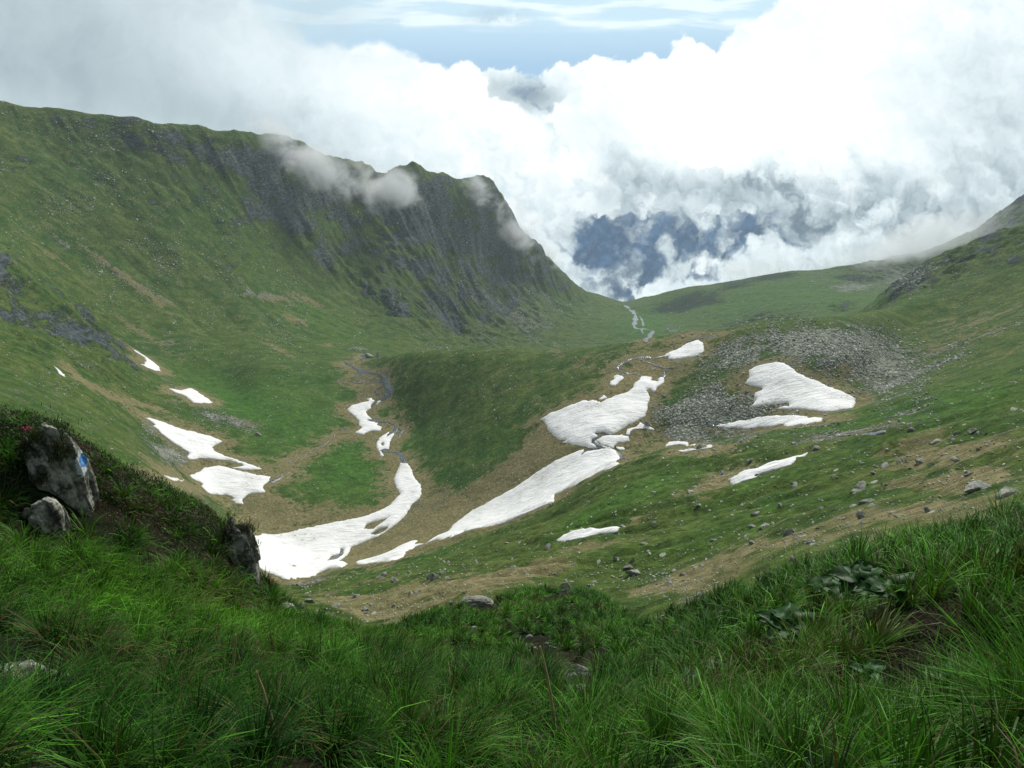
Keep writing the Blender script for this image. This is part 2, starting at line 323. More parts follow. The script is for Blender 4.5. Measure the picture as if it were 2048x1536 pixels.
def mat_ground():
    k = NT('meadow_ground'); P = k.pos()
    a = k.n('Attribute', attribute_name='cover'); sep = k.n('SeparateColor', {0: a.outputs['Color']})
    dry, scree, rock = sep.outputs[0], sep.outputs[1], sep.outputs[2]
    b = k.n('Attribute', attribute_name='cover2'); sp2 = k.n('SeparateColor', {0: b.outputs['Color']})
    lush, dark, near = sp2.outputs[0], sp2.outputs[1], sp2.outputs[2]
    nbig = k.noise(.02, 5, .6, P); nmid = k.noise(.14, 6, .62, P); nfin = k.noise(1.1, 6, .65, P); nvf = k.noise(7, 4, .6, P); nt = k.noise(.45, 5, .7, P)
    # turf
    g = k.mix(k.ramp(nbig, .35, .65), (.048, .088, .015), (.030, .078, .012))
    g = k.mix(k.ramp(nmid, .38, .68, 0, .85), g, (.105, .136, .030))
    g = k.mix(k.math('MULTIPLY', k.math('MULTIPLY', lush, .85), k.ramp(nmid, .3, .65, .2, 1)), g, (.040, .135, .012))
    fine = k.math('MULTIPLY', k.ramp(nfin, .32, .68, .55, 1.4, False), k.ramp(nt, .32, .68, .62, 1.35, False)); g = k.mix(1, g, fine, 'MULTIPLY')
    # last year's grass
    dcol = k.mix(k.ramp(nfin, .35, .65), (.125, .108, .044), (.25, .222, .112))
    dcol = k.mix(k.ramp(nmid, .45, .7, 0, .6), dcol, (.105, .115, .04))
    fd = k.ramp(k.math('ADD', k.math('MULTIPLY', dry, .98), k.math('ADD', k.math('MULTIPLY', k.math('SUBTRACT', nmid, .5), 1.9), k.math('MULTIPLY', k.math('SUBTRACT', nt, .5), 1.7))), .36, .74)
    c = k.mix(fd, g, dcol)
    # stone litter
    vs = k.n('TexVoronoi', {'Vector': P, 'Scale': .95, 'Randomness': 1.0}, feature='F1'); vcol = k.n('SeparateColor', {0: vs.outputs['Color']})
    st = k.mix(vcol.outputs[0], (.20, .22, .17), (.52, .54, .46)); st = k.mix(k.ramp(vs.outputs['Distance'], .28, .62), st, (.08, .10, .05))
    vs2 = k.n('TexVoronoi', {'Vector': P, 'Scale': 2.6, 'Randomness': 1.0}, feature='F1'); v2 = k.n('SeparateColor', {0: vs2.outputs['Color']})
    st2 = k.mix(v2.outputs[0], (.12, .13, .11), (.34, .35, .31)); st = k.mix(k.ramp(nfin, .42, .6), st, st2)
    fs = k.math('ADD', k.math('MULTIPLY', scree, .56), k.math('MULTIPLY', k.math('SUBTRACT', nfin, .5), 1.9)); fs = k.math('ADD', fs, k.math('MULTIPLY', k.math('SUBTRACT', nbig, .5), 1.3)); fs = k.ramp(k.math('ADD', fs, k.math('MULTIPLY', k.math('SUBTRACT', nmid, .5), 1.9)), .40, .62)
    c = k.mix(fs, c, st)
    # single pale stones
    dots = k.math('LESS_THAN', vs.outputs['Distance'], k.math('MULTIPLY', vcol.outputs[1], .30)); pick = k.math('GREATER_THAN', vcol.outputs[2], k.ramp(nmid, .3, .7, .985, .84, False))
    c = k.mix(k.math('MULTIPLY', k.math('MULTIPLY', dots, pick), k.math('SUBTRACT', 1, near)), c, (.36, .38, .33))
    # bedrock breaking through
    rp = k.pos((1.0, .8, 1.9), (0, .35, .82)); rn = k.noise(.028, 12, .68, rp, .3); rn2 = k.noise(.30, 7, .72, rp, .3)
    rcol = k.mix(k.ramp(rn2, .35, .68), (.028, .042, .046), (.15, .18, .175)); rcol = k.mix(k.ramp(rn, .5, .7, 0, .5), rcol, (.075, .095, .105))
    geo = k.n('NewGeometry'); nz = k.n('SeparateXYZ', {0: geo.outputs['Normal']}).outputs[2]
    fr = k.math('ADD', k.math('MULTIPLY', rock, .37), k.math('ADD', k.math('MULTIPLY', k.math('SUBTRACT', rn, .5), 2.6), k.math('ADD', k.math('MULTIPLY', k.math('SUBTRACT', rn2, .5), .8), k.math('MULTIPLY', k.math('SUBTRACT', .70, nz), .5))))
    fr = k.math('MULTIPLY', k.ramp(fr, .35, .50), k.ramp(rock, .02, .2))
    c = k.mix(fr, c, rcol)
    # dwarf pine mats far off
    fdk = k.ramp(k.math('ADD', dark, k.math('ADD', k.math('MULTIPLY', k.math('SUBTRACT', nbig, .5), 2.2), k.math('MULTIPLY', k.math('SUBTRACT', nmid, .5), 2.4))), .50, .58); fdk = k.math('MULTIPLY', fdk, k.ramp(dark, .05, .25))
    c = k.mix(fdk, c, k.mix(nfin, (.008, .022, .010), (.022, .048, .018)))
    # brown earth under the near grass, with tussock shade put into its colour
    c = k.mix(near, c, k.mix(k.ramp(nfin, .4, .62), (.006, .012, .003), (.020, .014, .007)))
    c = k.mix(a.outputs['Alpha'], k.mix(nbig, (.010, .028, .018), (.02, .045, .025)), c)
    h = k.math('ADD', k.math('MULTIPLY', nfin, .5), k.math('ADD', k.math('MULTIPLY', nvf, .12), k.math('MULTIPLY', fs, k.math('MULTIPLY', k.math('SUBTRACT', 1, vs.outputs['Distance']), .8))))
    h = k.math('ADD', h, k.math('MULTIPLY', fr, k.math('MULTIPLY', rn2, 3.5))); h = k.math('ADD', h, k.math('MULTIPLY', k.math('SUBTRACT', nmid, .5), 1.5))
    k.surf(c, .95, h, .9, .8, .1); return k.m
def mat_snow():
    k = NT('old_snow'); P = k.pos((1, 1, 1), (0, 0, .3)); 
    n = k.noise(.5, 7, .68, k.pos((.30, 1.7, 1), (0, 0, .25)), .8); n2 = k.noise(.08, 4, .6, P); n3 = k.noise(3, 3, .6, P); n4 = k.noise(.9, 5, .7, P)
    c = k.mix(k.ramp(n, .46, .66, 0, .8), (.90, .90, .88), (.70, .71, .68)); c = k.mix(k.ramp(n2, .5, .72, 0, .45), c, (.62, .62, .57))
    d = k.math('MULTIPLY', k.ramp(n2, .56, .64), k.ramp(n4, .57, .66)); c = k.mix(d, c, (.20, .17, .13))
    c = k.mix(k.ramp(n3, .70, .76, 0, .5), c, (.2, .18, .15))
    k.surf(c, .6, k.math('ADD', k.math('MULTIPLY', n, 1.3), k.math('MULTIPLY', n4, .35)), .9, .6, .2); return k.m
def mat_water():
    k = NT('melt_water'); P = k.pos(); n = k.noise(1.2, 5, .7, P, .5)
    c = k.mix(k.ramp(n, .42, .62), (.030, .038, .036), (.15, .175, .185)); c = k.mix(k.ramp(n, .68, .74), c, (.45, .5, .52))
    k.surf(c, .25, n, .6, .3, .5); return k.m
def mat_pool():
    k = NT('still_water'); k.surf(k.mix(k.noise(.5, 3, .5, k.pos()), (.08, .11, .13), (.16, .2, .23)), .12, None, spec=.8); return k.m
def mat_stone(name, lo, hi, sc=2.0, lichen=(.30, .31, .20), lf=.5, dark=(.03, .034, .03)):
    k = NT(name); P = k.pos(); oi = k.n('ObjectInfo')
    n = k.noise(sc, 7, .68, P, .3); n2 = k.noise(sc * 4, 6, .7, P); n3 = k.noise(sc * .6, 4, .6, P)
    c = k.mix(k.ramp(n, .36, .64), lo, hi); c = k.mix(k.ramp(n2, .5, .66, 0, lf), c, lichen); c = k.mix(k.ramp(n3, .58, .68, 0, .85), c, dark)
    rv = k.n('Attribute', attribute_name='tone').outputs['Fac']
    c = k.mix(1, c, k.math('ADD', k.math('MULTIPLY', rv, .0), k.ramp(n2, .3, .7, .7, 1.25)), 'MULTIPLY')
    k.surf(c, .9, k.math('ADD', n, k.math('MULTIPLY', n2, .4)), .8, .25 / sc, .2); return k.m
# ------------------------------------------------------------------ outlines traced from the photograph
def ZM(x0, y0, k, pts): return np.array([(x0 + a / k, y0 + b / k) for a, b in pts])
A = lambda p: ZM(1040, 640, 5.12, p)
B = lambda p: ZM(640, 680, 6.827, p)
Cc = lambda p: ZM(1380, 680, 5.12, p)
D = lambda p: ZM(0, 600, 2.926, p)
E = lambda p: ZM(450, 650, 2.926, p)
Fz = lambda p: ZM(250, 820, 5.12, p)
G2 = lambda p: ZM(650, 200, 2.926, p)
P1 = lambda p: np.array(p, float)
# outline, holes, thickness, label
SNOW = [
 (A([(1335,398),(1480,365),(1500,345),(1630,290),(1700,245),(1830,205),(1870,230),(1890,310),(1860,340),(1800,375),(1700,385),(1580,408),(1515,405),(1530,370),(1440,380)]), [], .9, 'white snow patch at the top of the brown gully behind the knoll'),
 (A([(960,575),(1000,562),(1052,580),(1050,610),(1020,630),(970,680),(920,655),(925,632),(965,610)]), [], .3, 'small lone snow spot left of the thin winding streams'),
 (A([(1240,578),(1300,580),(1345,586),(1350,605),(1330,620),(1420,635),(1420,600),(1440,588),(1475,592),(1475,640),(1400,690),(1390,720),(1375,745),(1330,710),(1295,720),(1330,790),(1325,830),(1305,860),(1305,920),(1280,985),(1210,1030),(1100,1080),(1020,1135),(950,1170),(905,1165),(850,1150),(760,1160),(800,1190),(740,1225),(730,1260),(790,1310),(700,1310),(620,1290),(540,1280),(430,1255),(480,1235),(400,1222),(340,1180),(280,1120),(270,1080),(240,1035),(205,1018),(300,960),(420,920),(500,880),(640,825),(720,830),(745,820),(830,850),(880,815),(1000,770),(1110,735),(1160,690),(1170,655),(1225,615)]), [], 1.2, 'large fan of dirty streaked snow on the right flank of the knoll'),
 (A([(805,815),(855,770),(895,800),(840,818)]), [], .2, 'tiny snow scrap touching the upper edge of the streaked snow fan'),
 (A([(780,1225),(840,1195),(960,1185),(1040,1175),(1110,1195),(1125,1240),(1060,1260),(1010,1255),(960,1290),(965,1315),(900,1300),(830,1280),(790,1255)]), [], .5, 'snow island ringed by melt water below the streaked snow fan'),
 (A([(1085,1180),(1100,1120),(1200,1085),(1230,1050),(1270,1075),(1340,1100),(1375,1120),(1370,1132),(1290,1114),(1180,1118),(1135,1145),(1125,1175)]), [], .4, 'curved thin snow strip right of the snow island'),
 (A([(985,1300),(1060,1305),(1075,1325),(1030,1335),(990,1320)]), [], .2, 'tiny snow scrap among the pools right below the snow island'),
 (np.concatenate([A([(900,1318),(975,1335),(1010,1380),(1020,1400),(985,1440),(1025,1475)]), E([(2048,940),(1925,995),(1925,1040),(1830,1075),(1680,1140),(1600,1170),(1400,1205),(1330,1240),(1240,1255),(1110,1300),(980,1380),(860,1395),(780,1405),(765,1390),(850,1370),(940,1340),(1010,1300),(1100,1265),(1125,1262),(1105,1288),(1180,1280),(1230,1240),(1300,1215),(1330,1175),(1440,1090),(1600,1005),(1700,950),(1800,880),(2040,750)]), A([(590,1345),(655,1330),(620,1395),(665,1355),(760,1335)])]), [], 1.2, 'long diagonal snow tongue along the foot of the near right slope'),
 (B([(640,805),(700,792),(745,822),(700,880),(690,905),(700,930),(640,965),(622,990),(650,1030),(700,1070),(715,1090),(640,1095),(700,1115),(790,1135),(780,1165),(845,1190),(830,1240),(700,1240),(620,1270),(600,1295),(490,1280),(480,1260),(520,1240),(575,1200),(530,1170),(530,1110),(480,1050),(400,990),(372,945),(440,890),(600,850),(675,835)]), [], .9, 'blocky snow patch in the stream bed left of the knoll, uppermost along that stream'),
 (B([(775,845),(830,818),(835,832),(800,855),(790,885),(755,890),(765,860)]), [], .2, 'tiny snow sliver in the stream just above the blocky snow patch'),
 (E([(905,660),(960,625),(945,655),(990,632),(975,665),(962,700),(958,728),(920,728),(908,735),(930,765),(915,772),(893,730),(885,692)]), [E([(913,690),(930,685),(928,708),(916,706)])], .6, 'narrow upright snow strip between two bends of the stream left of the knoll'),
 (E([(1028,808),(1070,812),(1095,850),(1100,885),(1145,935),(1150,990),(1130,1020),(1095,1050),(1060,1110),(1010,1160),(970,1190),(900,1235),(840,1260),(770,1290),(740,1300),(720,1340),(660,1385),(700,1388),(718,1400),(690,1420),(600,1430),(540,1455),(500,1475),(420,1480),(380,1497),(330,1490),(210,1430),(100,1380),(60,1300),(100,1240),(165,1235),(220,1222),(290,1228),(450,1195),(640,1155),(800,1125),(900,1090),(960,1060),(1025,990),(1000,950),(985,905),(1005,860)]),
   [E([(808,1195),(830,1165),(880,1150),(955,1130),(900,1170),(870,1195)]), E([(850,1225),(890,1195),(955,1178),(940,1205),(880,1230)]), E([(592,1388),(620,1355),(670,1340),(678,1308),(695,1315),(690,1342),(640,1378)]), E([(378,1415),(400,1405),(415,1415),(400,1422)])], 1.4, 'largest snowfield, winding from the stream down to the valley floor in the centre left'),
 (Fz([(205,78),(270,88),(420,135),(640,215),(720,225),(900,280),(995,322),(930,355),(890,385),(930,430),(1050,480),(1200,530),(1330,575),(1400,605),(1340,615),(1230,618),(1100,590),(1215,575),(1190,550),(1060,515),(900,505),(760,490),(690,505),(640,500),(660,440),(580,385),(480,325),(370,240),(320,180),(285,165),(320,155),(270,120)]), [], 1.1, 'wedge of snow pointing up left below the rocky left rib'),
 (Fz([(660,670),(740,640),(830,590),(960,572),(1050,590),(1180,625),(1350,670),(1490,685),(1465,735),(1420,770),(1410,800),(1435,845),(1380,852),(1270,860),(1230,890),(1200,925),(1215,965),(1150,965),(1085,925),(1120,905),(1040,870),(920,862),(850,850),(780,780),(800,760),(770,735),(690,700)]), [], .9, 'broad snow patch just below the wedge of snow at the left'),
 (Fz([(405,678),(500,695),(605,715),(585,726),(480,714)]), [], .2, 'thin white snow sliver below the grey scree at the left'),
 (D([(988,520),(1065,530),(1120,517),(1160,540),(1200,570),(1245,600),(1180,605),(1130,602),(1090,565),(1030,545)]), [], .7, 'bird shaped snow patch at the foot of the left rocky rib'),
 (D([(772,286),(810,305),(870,345),(935,395),(938,417),(880,402),(825,382),(855,360),(845,335),(800,310)]), [], .6, 'slanting snow patch hugging the tip of the left rocky rib'),
 (D([(316,388),(350,412),(382,440),(368,448),(342,425)]), [], .3, 'smallest slanting snow streak high on the far left slope'),
 (Cc([(555,445),(605,390),(605,310),(720,260),(870,230),(960,238),(1040,290),(1090,335),(1210,390),(1330,435),(1500,510),(1640,570),(1695,605),(1690,650),(1660,700),(1500,730),(1370,738),(1260,720),(1160,708),(900,700),(960,680),(1020,682),(1010,650),(950,648),(780,662),(700,685),(615,680),(650,655),(680,600),(655,575),(670,540),(740,515),(720,485)]), [], 1.2, 'big triangular snow patch in the boulder field at the right'),
 (Cc([(260,882),(400,850),(540,825),(680,795),(800,780),(920,778),(1060,770),(1200,785),(1350,805),(1340,840),(1230,850),(1140,862),(1040,885),(960,860),(860,885),(700,890),(620,908),(500,903),(400,905),(320,895)]), [], .8, 'flat lens of snow just below the triangular snow patch'),
 (A([(1475,1300),(1530,1250),(1620,1240),(1720,1255),(1800,1272),(1780,1300),(1700,1285),(1580,1280)]), [], .4, 'ragged little snow patch in the brown hollow right of the pools'),
 (A([(1620,1340),(1660,1335),(1800,1330),(1900,1310),(1930,1280),(1965,1285),(1955,1310),(1880,1325),(1740,1350),(1670,1362)]), [], .3, 'thin snow rim at the lower edge of the brown hollow right of the pools'),
 (Cc([(390,1430),(480,1390),(560,1350),(690,1325),(750,1290),(880,1255),(1050,1210),(1150,1180),(1205,1158),(1180,1190),(1060,1260),(1040,1280),(900,1325),(700,1385),(600,1430),(540,1455),(430,1470),(400,1478),(415,1450)]), [], .7, 'slanting snow strip in the gully on the near right slope beside a dark boulder'),
 (P1([(1113,1081),(1128,1070),(1150,1062),(1185,1057),(1240,1056),(1236,1064),(1200,1068),(1160,1078),(1135,1083)]), [], .4, 'thin snow wedge on the near slope right of the long tongue'),
]
# centre line, width in metres
STREAM = [
 (B([(600,200),(604,250),(570,295)]), 3.3), (B([(330,290),(370,320),(430,350),(470,390),(530,410),(560,440),(640,446),(720,450),(830,470),(855,500),(870,540),(900,570),(905,600),(870,630),(930,655),(965,685),(965,710),(930,750),(880,800),(820,815),(740,870),(700,905)]), 3.6),
 (B([(870,628),(800,650),(750,685),(760,715),(820,742),(770,752)]), 1.5), (B([(565,440),(570,490)]), 2.7), (B([(420,570),(470,585),(530,600),(590,585)]), 2.4),
 (B([(630,1093),(700,1105),(760,1110),(870,1120),(960,1130),(1030,1160),(1050,1210),(1010,1255),(950,1290),(905,1330)]), 3.0), (B([(1050,1210),(1130,1235),(1085,1270),(1080,1320)]), 1.2),
 (E([(908,735),(935,742),(985,740),(1020,748),(1040,775),(1050,810),(1058,838)]), 3.3),
 (E([(660,1330),(690,1315),(680,1345),(640,1365),(600,1382)]), 2.2), (E([(860,1222),(900,1200),(950,1186)]), 2.7),
 (G2([(1750,1200),(1775,1218),(1800,1235),(1818,1262),(1814,1290),(1808,1322),(1815,1336),(1850,1340),(1890,1343),(1922,1355),(1900,1378),(1885,1395),(1872,1418)]), 5.8), (G2([(1840,1266),(1852,1280),(1860,1300),(1862,1325)]), 2.7), (G2([(1850,1342),(1855,1355),(1862,1368)]), 2.4),
 (A([(1340,395),(1290,378),(1240,380),(1200,395),(1120,405),(1040,440),(985,480),(1010,520),(1070,545),(1180,555),(1290,580)]), 1.5),
 (A([(1220,400),(1240,412),(1290,435),(1350,445),(1400,475),(1480,495),(1580,490)]), 1.2), (A([(1400,482),(1350,510),(1390,512)]), 0.9), (A([(1470,520),(1485,570),(1440,600)]), 1.8),
 (A([(750,1165),(790,1158),(830,1142),(870,1165),(900,1155),(925,1170)]), 1.4), (A([(805,1190),(745,1225),(745,1262),(790,1298),(860,1312),(940,1322),(985,1352),(1030,1400),(1075,1415)]), 2.0), (A([(1130,1185),(1120,1155),(1160,1115),(1290,1112)]), 0.9), (A([(960,1225),(1000,1215),(985,1190),(1005,1200)]), 1.2),
 (A([(590,1405),(640,1370),(700,1330),(800,1318)]), 1.5), (A([(1700,230),(1790,200),(1900,178),(2020,158)]), 1.2),
 (E([(745,632),(650,640),(612,678),(560,715),(450,770),(365,808)]), .45), (Fz([(1690,640),(1600,690),(1480,740)]), 1.8),
 (Cc([(1440,1000),(1500,992),(1560,985),(1640,978)]), 1.5), (Cc([(1700,970),(1800,965),(1850,962),(1980,955)]), 1.0),
]
POOL = [ (Cc([(175,855),(215,860),(265,882),(245,892),(200,875)]), 'small blue grey tarn'), (A([(1005,1370),(1040,1365),(1060,1395),(1080,1415),(1050,1425),(1015,1400)]), 'melt pool'), (A([(1450,560),(1480,550),(1500,575),(1470,595),(1445,590)]), 'pool') ]
# soft patches of ground cover: cx, cy, rx, ry, angle, weight
DRY = [(800,1070,110,48,-25,1.2),(980,985,150,36,-35,1.2),(1085,880,60,40,-50,1),(560,1035,140,34,-5,1.1),(520,985,50,30,20,.9),(720,1090,60,22,-20,1),(1320,725,95,38,-12,1),(1380,675,45,14,-8,.9),(1110,706,36,6,3,.6),(1240,770,70,22,-25,.8),
 (1180,720,90,14,-22,.4),(870,1000,30,40,20,.6),(740,775,36,28,0,.95),(770,800,30,14,20,.9),(790,830,40,10,-20,.7),(775,880,28,30,30,.7),(740,862,30,10,10,.6),(720,740,20,8,0,.4),
 (1900,690,200,13,-18,.55),(1960,640,150,12,-20,.6),(1980,720,120,10,-20,.4),(1860,650,90,10,-15,.5),(1440,900,70,14,-14,.9),(1520,850,110,8,-4,.7),(1700,740,34,28,30,.95),(1490,745,26,24,-30,.6),(1660,800,60,8,0,.7),(1350,880,60,12,20,.8),(1310,850,30,22,40,.6),
 (1430,965,100,22,-25,.95),(1500,1010,60,10,-20,.5),(1900,905,160,22,-8,.9),(1980,960,120,20,-4,.9),(1850,960,160,16,-8,.7),(1800,1020,200,20,-6,.75),(1950,1030,150,22,0,.7),(1600,1080,160,26,-6,.8),(1400,1140,110,32,-8,.85),(1340,1180,100,18,0,.9),(1180,1090,120,12,-12,.5),(900,1190,180,28,-10,.85),(700,1215,110,22,10,.9),(740,1165,60,10,-8,.4),(1050,1160,120,12,-15,.7),(1290,1030,80,8,-25,.5),
 (150,752,60,9,38,.9),(220,790,50,9,28,.9),(300,815,55,9,18,.9),(470,845,70,10,8,.8),(430,905,70,10,28,.8),(330,960,90,12,15,.95),(500,935,60,12,28,.8),(430,985,70,10,10,.7),(270,660,70,6,33,.6),(340,700,60,8,30,.4),
 (110,520,90,8,36,.6),(250,560,130,9,37,.9),(330,600,50,9,30,.6),(540,592,60,10,6,.9),(590,640,34,10,25,.8),(620,600,90,6,28,.6),(560,700,50,8,28,.75),(660,690,40,7,4,.7),(470,655,60,6,22,.4),(520,720,90,10,20,.35),(930,655,40,8,20,.4)]
SCREE = [(1470,830,130,45,0,1),(1400,820,80,40,-20,1),(1560,690,120,34,-5,1),(1700,690,130,40,10,1),(1450,720,60,30,-30,.8),(1760,760,90,50,30,.9),(1620,740,60,26,0,.7),(1380,870,60,20,10,.8),(1500,880,60,10,-5,.7),
 (350,905,70,26,15,1),(450,850,90,18,10,.9),(300,860,50,16,20,.6),(410,830,70,14,14,.8),(480,990,30,16,30,.8),(400,1000,60,8,20,.5),(140,700,70,12,40,.6),(300,740,60,14,32,.7),(200,745,50,8,30,.6),(90,765,70,14,20,.4),
 (1000,620,110,16,35,.8),(1080,640,60,14,25,.7),(960,660,40,20,40,.8),(1080,590,60,14,35,.7),(1180,630,50,8,20,.4),(1340,620,60,10,10,.5),(1340,655,26,14,30,.7),(1780,545,100,30,5,1),(1700,575,60,12,5,.8),(1620,550,60,8,0,.4),
 (1860,735,130,7,-22,.8),(1950,680,120,5,-20,.7),(1750,860,110,8,-8,.8),(1620,880,70,10,-8,.7),(1650,850,60,6,0,.4),(1640,890,40,8,-20,.6),
 (250,565,60,7,38,.9),(130,495,40,6,38,.8),(330,600,40,6,30,.8),(460,545,110,4,38,.8),(530,590,60,6,10,.8),(400,545,110,3,38,.6),(330,545,150,3,40,.5),(600,565,120,4,30,.6),(720,700,40,8,15,.6),(880,695,60,6,4,.6),(730,760,30,6,10,.5),
 (1270,1140,60,14,10,.4),(620,1170,60,10,-8,.8),(1830,1000,160,10,-10,.2),(1330,1190,80,20,10,.5)]
LUSH = [(600,850,200,110,10,.8),(820,900,80,90,20,.5),(1000,880,90,60,-30,.5),(450,800,120,50,20,.7),(700,950,110,60,-10,.7),(1290,655,60,40,0,1),(1650,590,150,40,0,.8),(1450,620,120,30,-15,.6),(1700,840,260,30,-10,.6),(1850,880,200,16,-14,.6),(1300,980,140,24,-28,.7),(1180,1030,90,16,-28,.7),(1500,975,110,14,-14,.6),(1600,1000,200,14,-12,.6),(820,1120,110,16,-20,.7),(1950,800,150,40,-15,.5),(1330,1100,160,20,-10,.4),(640,640,120,30,30,.4),(480,500,200,60,38,.3),(1150,620,120,30,30,.3),(1500,1050,120,12,-8,.5)]
DARKV = [(1360,610,60,14,-8,1),(1400,600,50,12,-14,1),(1470,568,45,7,-8,.9),(1545,553,50,6,-4,.9),(1500,640,60,9,-14,.8),(1690,555,40,7,5,.8),(1740,555,40,6,5,.7),(760,585,60,20,40,.5),(985,505,20,30,30,.5),(930,630,30,30,40,.6),(1050,520,30,20,40,.5),(860,450,50,16,40,.35)]
def field(lst, px, py):
    w = np.zeros(np.shape(px))
    for cx, cy, rx, ry, an, k in lst: w = w + k * blob(px, py, cx, cy, rx, ry, an)
    return w
# ------------------------------------------------------------------ ground cover painted on the ground mesh
_gx = np.arange(-100, 2150, 4.0); _gy = np.arange(150, 1700, 4.0); _GXX, _GYY = np.meshgrid(_gx, _gy)
def lut(lst):
    T = field(lst, _GXX, _GYY)
    def f(px, py):
        a = np.clip((px + 100) / 4, 0, len(_gx) - 1.01); b = np.clip((py - 150) / 4, 0, len(_gy) - 1.01)
        i = a.astype(int); j = b.astype(int); a = a - i; b = b - j
        return (T[j, i] * (1 - a) + T[j, i + 1] * a) * (1 - b) + (T[j + 1, i] * (1 - a) + T[j + 1, i + 1] * a) * b
    return f
fDRY, fSCR, fLUS, fDRK = lut(DRY), lut(SCREE), lut(LUSH), lut(DARKV)
M_ground, M_snow, M_water, M_pool = mat_ground(), mat_snow(), mat_water(), mat_pool()
def tag(o, label=None, cat=None, group=None, kind=None):
    if label: o['label'] = label
    if cat: o['category'] = cat
    if group: o['group'] = group
    if kind: o['kind'] = kind
    return o
def densify(P, step, jit, rg):
    """closed outline in metres, subdivided and roughened"""
    out = []
    for a, b in zip(P, np.roll(P, -1, axis=0)):
        n = max(1, int(np.hypot(*(b - a)) / step))
        for q in range(n):
            p = a + (b - a) * q / n
            if q: p = p + rg.randn(2) * jit
            out.append(p)
    return np.array(out)
def inside(P, q):
    x, y = q[:, 0], q[:, 1]; r = np.zeros(len(q), bool)
    for (x1, y1), (x2, y2) in zip(P, np.roll(P, -1, axis=0)):
        if y1 == y2: continue
        c = ((y1 > y) != (y2 > y)) & (x < (x2 - x1) * (y - y1) / (y2 - y1) + x1); r ^= c
    return r
def dist_to(P, q):
    d = np.full(len(q), 1e9)
    for a, b in zip(P, np.roll(P, -1, axis=0)):
        ab = b - a; t = np.clip(((q - a) @ ab) / max(ab @ ab, 1e-9), 0, 1); d = np.minimum(d, np.hypot(*(q - a - t[:, None] * ab).T))
    return d
SNOWPTS = []
def draped(name, outline, holes, thick, rg, mat, edge=.8, step=None, seed=1):
    """a sheet with real thickness lying on the ground, bounded by outline (world x,y)"""
    r = np.hypot(*outline.mean(0)); st = step or max(.5, r * .0035)
    P = densify(outline, st, st * .16, rg); H = [densify(h, st, st * .12, rg) for h in holes]
    lo, hi = P.min(0), P.max(0); cell = max(st * .8, math.sqrt(np.prod(hi - lo) / 14000))
    gx, gy = np.meshgrid(np.arange(lo[0], hi[0], cell), np.arange(lo[1], hi[1], cell)); q = np.stack([gx.ravel(), gy.ravel()], 1); q += rg.randn(*q.shape) * cell * .15
    ok = inside(P, q)
    for h in H: ok &= ~inside(h, q)
    q = q[ok]; d = dist_to(P, q)
    for h in H: d = np.minimum(d, dist_to(h, q))
    q, d = q[d > cell * .3], d[d > cell * .3]
    allp = np.concatenate([P] + H + [q]); ed = []; s = 0
    for c in [P] + H: ed += [(s + i, s + (i + 1) % len(c)) for i in range(len(c))]; s += len(c)
    v, e, f, ov, oe, of = delaunay_2d_cdt([Vector(p) for p in allp], ed, [], 0, 1e-5)
    v = np.array([tuple(p) for p in v]); cen = np.array([v[list(t)].mean(0) for t in f]); keep = inside(P, cen)
    for h in H: keep &= ~inside(h, cen)
    f = np.array([t for t, kk in zip(f, keep) if kk and len(t) == 3])
    dd = dist_to(P, v)
    for h in H: dd = np.minimum(dd, dist_to(h, v))
    z = gz(v[:, 0], v[:, 1]); top = z + .12 + .55 * thick * (1 - np.exp(-dd / edge)) + thick * .2 * fbm(v[:, 0], v[:, 1], 9, 4, seed) * sstep(0, 2.5, dd)
    rim = dd < 1e-3; n = len(v)
    V = np.concatenate([np.c_[v, top], np.c_[v[rim], z[rim] - .4]]); m = {i: n + j for j, i in enumerate(np.where(rim)[0])}
    cnt = {}
    for t in f:
        for a, b in ((t[0], t[1]), (t[1], t[2]), (t[2], t[0])): cnt[(a, b)] = 1
    side = [(a, b) for a, b in cnt if (b, a) not in cnt]
    F = [list(t) for t in f] + [x for a, b in side if a in m and b in m for x in ([a, m[a], m[b]], [a, m[b], b])]
    return mesh_from(name, V, np.array(F))
def ribbon(lines, wob=.25):
    V, F = [], []
    for (pp, w), sd in zip(lines, range(999)):
        rg = np.random.RandomState(sd); h = hit(pp[:, 0], pp[:, 1])[:, :2]
        seg = np.hypot(*np.diff(h, axis=0).T); s = np.r_[0, np.cumsum(seg)]; n = max(6, int(s[-1] / (w * .5)))
        u = np.linspace(0, s[-1], n); x = np.interp(u, s, h[:, 0]); y = np.interp(u, s, h[:, 1])
        kk = np.array([.25, .5, .25]); 
        for _ in range(2): x[1:-1] = np.convolve(x, kk, 'valid'); y[1:-1] = np.convolve(y, kk, 'valid')
        tx, ty = np.gradient(x), np.gradient(y); l = np.hypot(tx, ty) + 1e-9; nx_, ny_ = -ty / l, tx / l
        W = w * .5 * (1 + .55 * np.convolve(rg.randn(n + 4), np.ones(5) / 2.2, 'valid')[:n].clip(-1.2, 1.5)); W[0] *= .4; W[-1] *= .4
        b = len(V)
        for i in range(n):
            for q in (-1, -.5, 0, .5, 1):
                px_, py_ = x[i] + nx_[i] * W[i] * q, y[i] + ny_[i] * W[i] * q
                V.append((px_, py_, q))
        F += [(b + i * 5 + j, b + i * 5 + j + 1, b + i * 5 + 6 + j, b + i * 5 + 5 + j) for i in range(n - 1) for j in range(4)]
    V = np.array(V); z = gz(V[:, 0], V[:, 1]) + .16 + np.where(abs(V[:, 2]) > .9, -.35, 0)
    SNOWPTS.append(V[::5, :2]); return mesh_from('stream', np.c_[V[:, :2], z], np.array(F)[:, ::-1])
rg0 = np.random.RandomState(3)
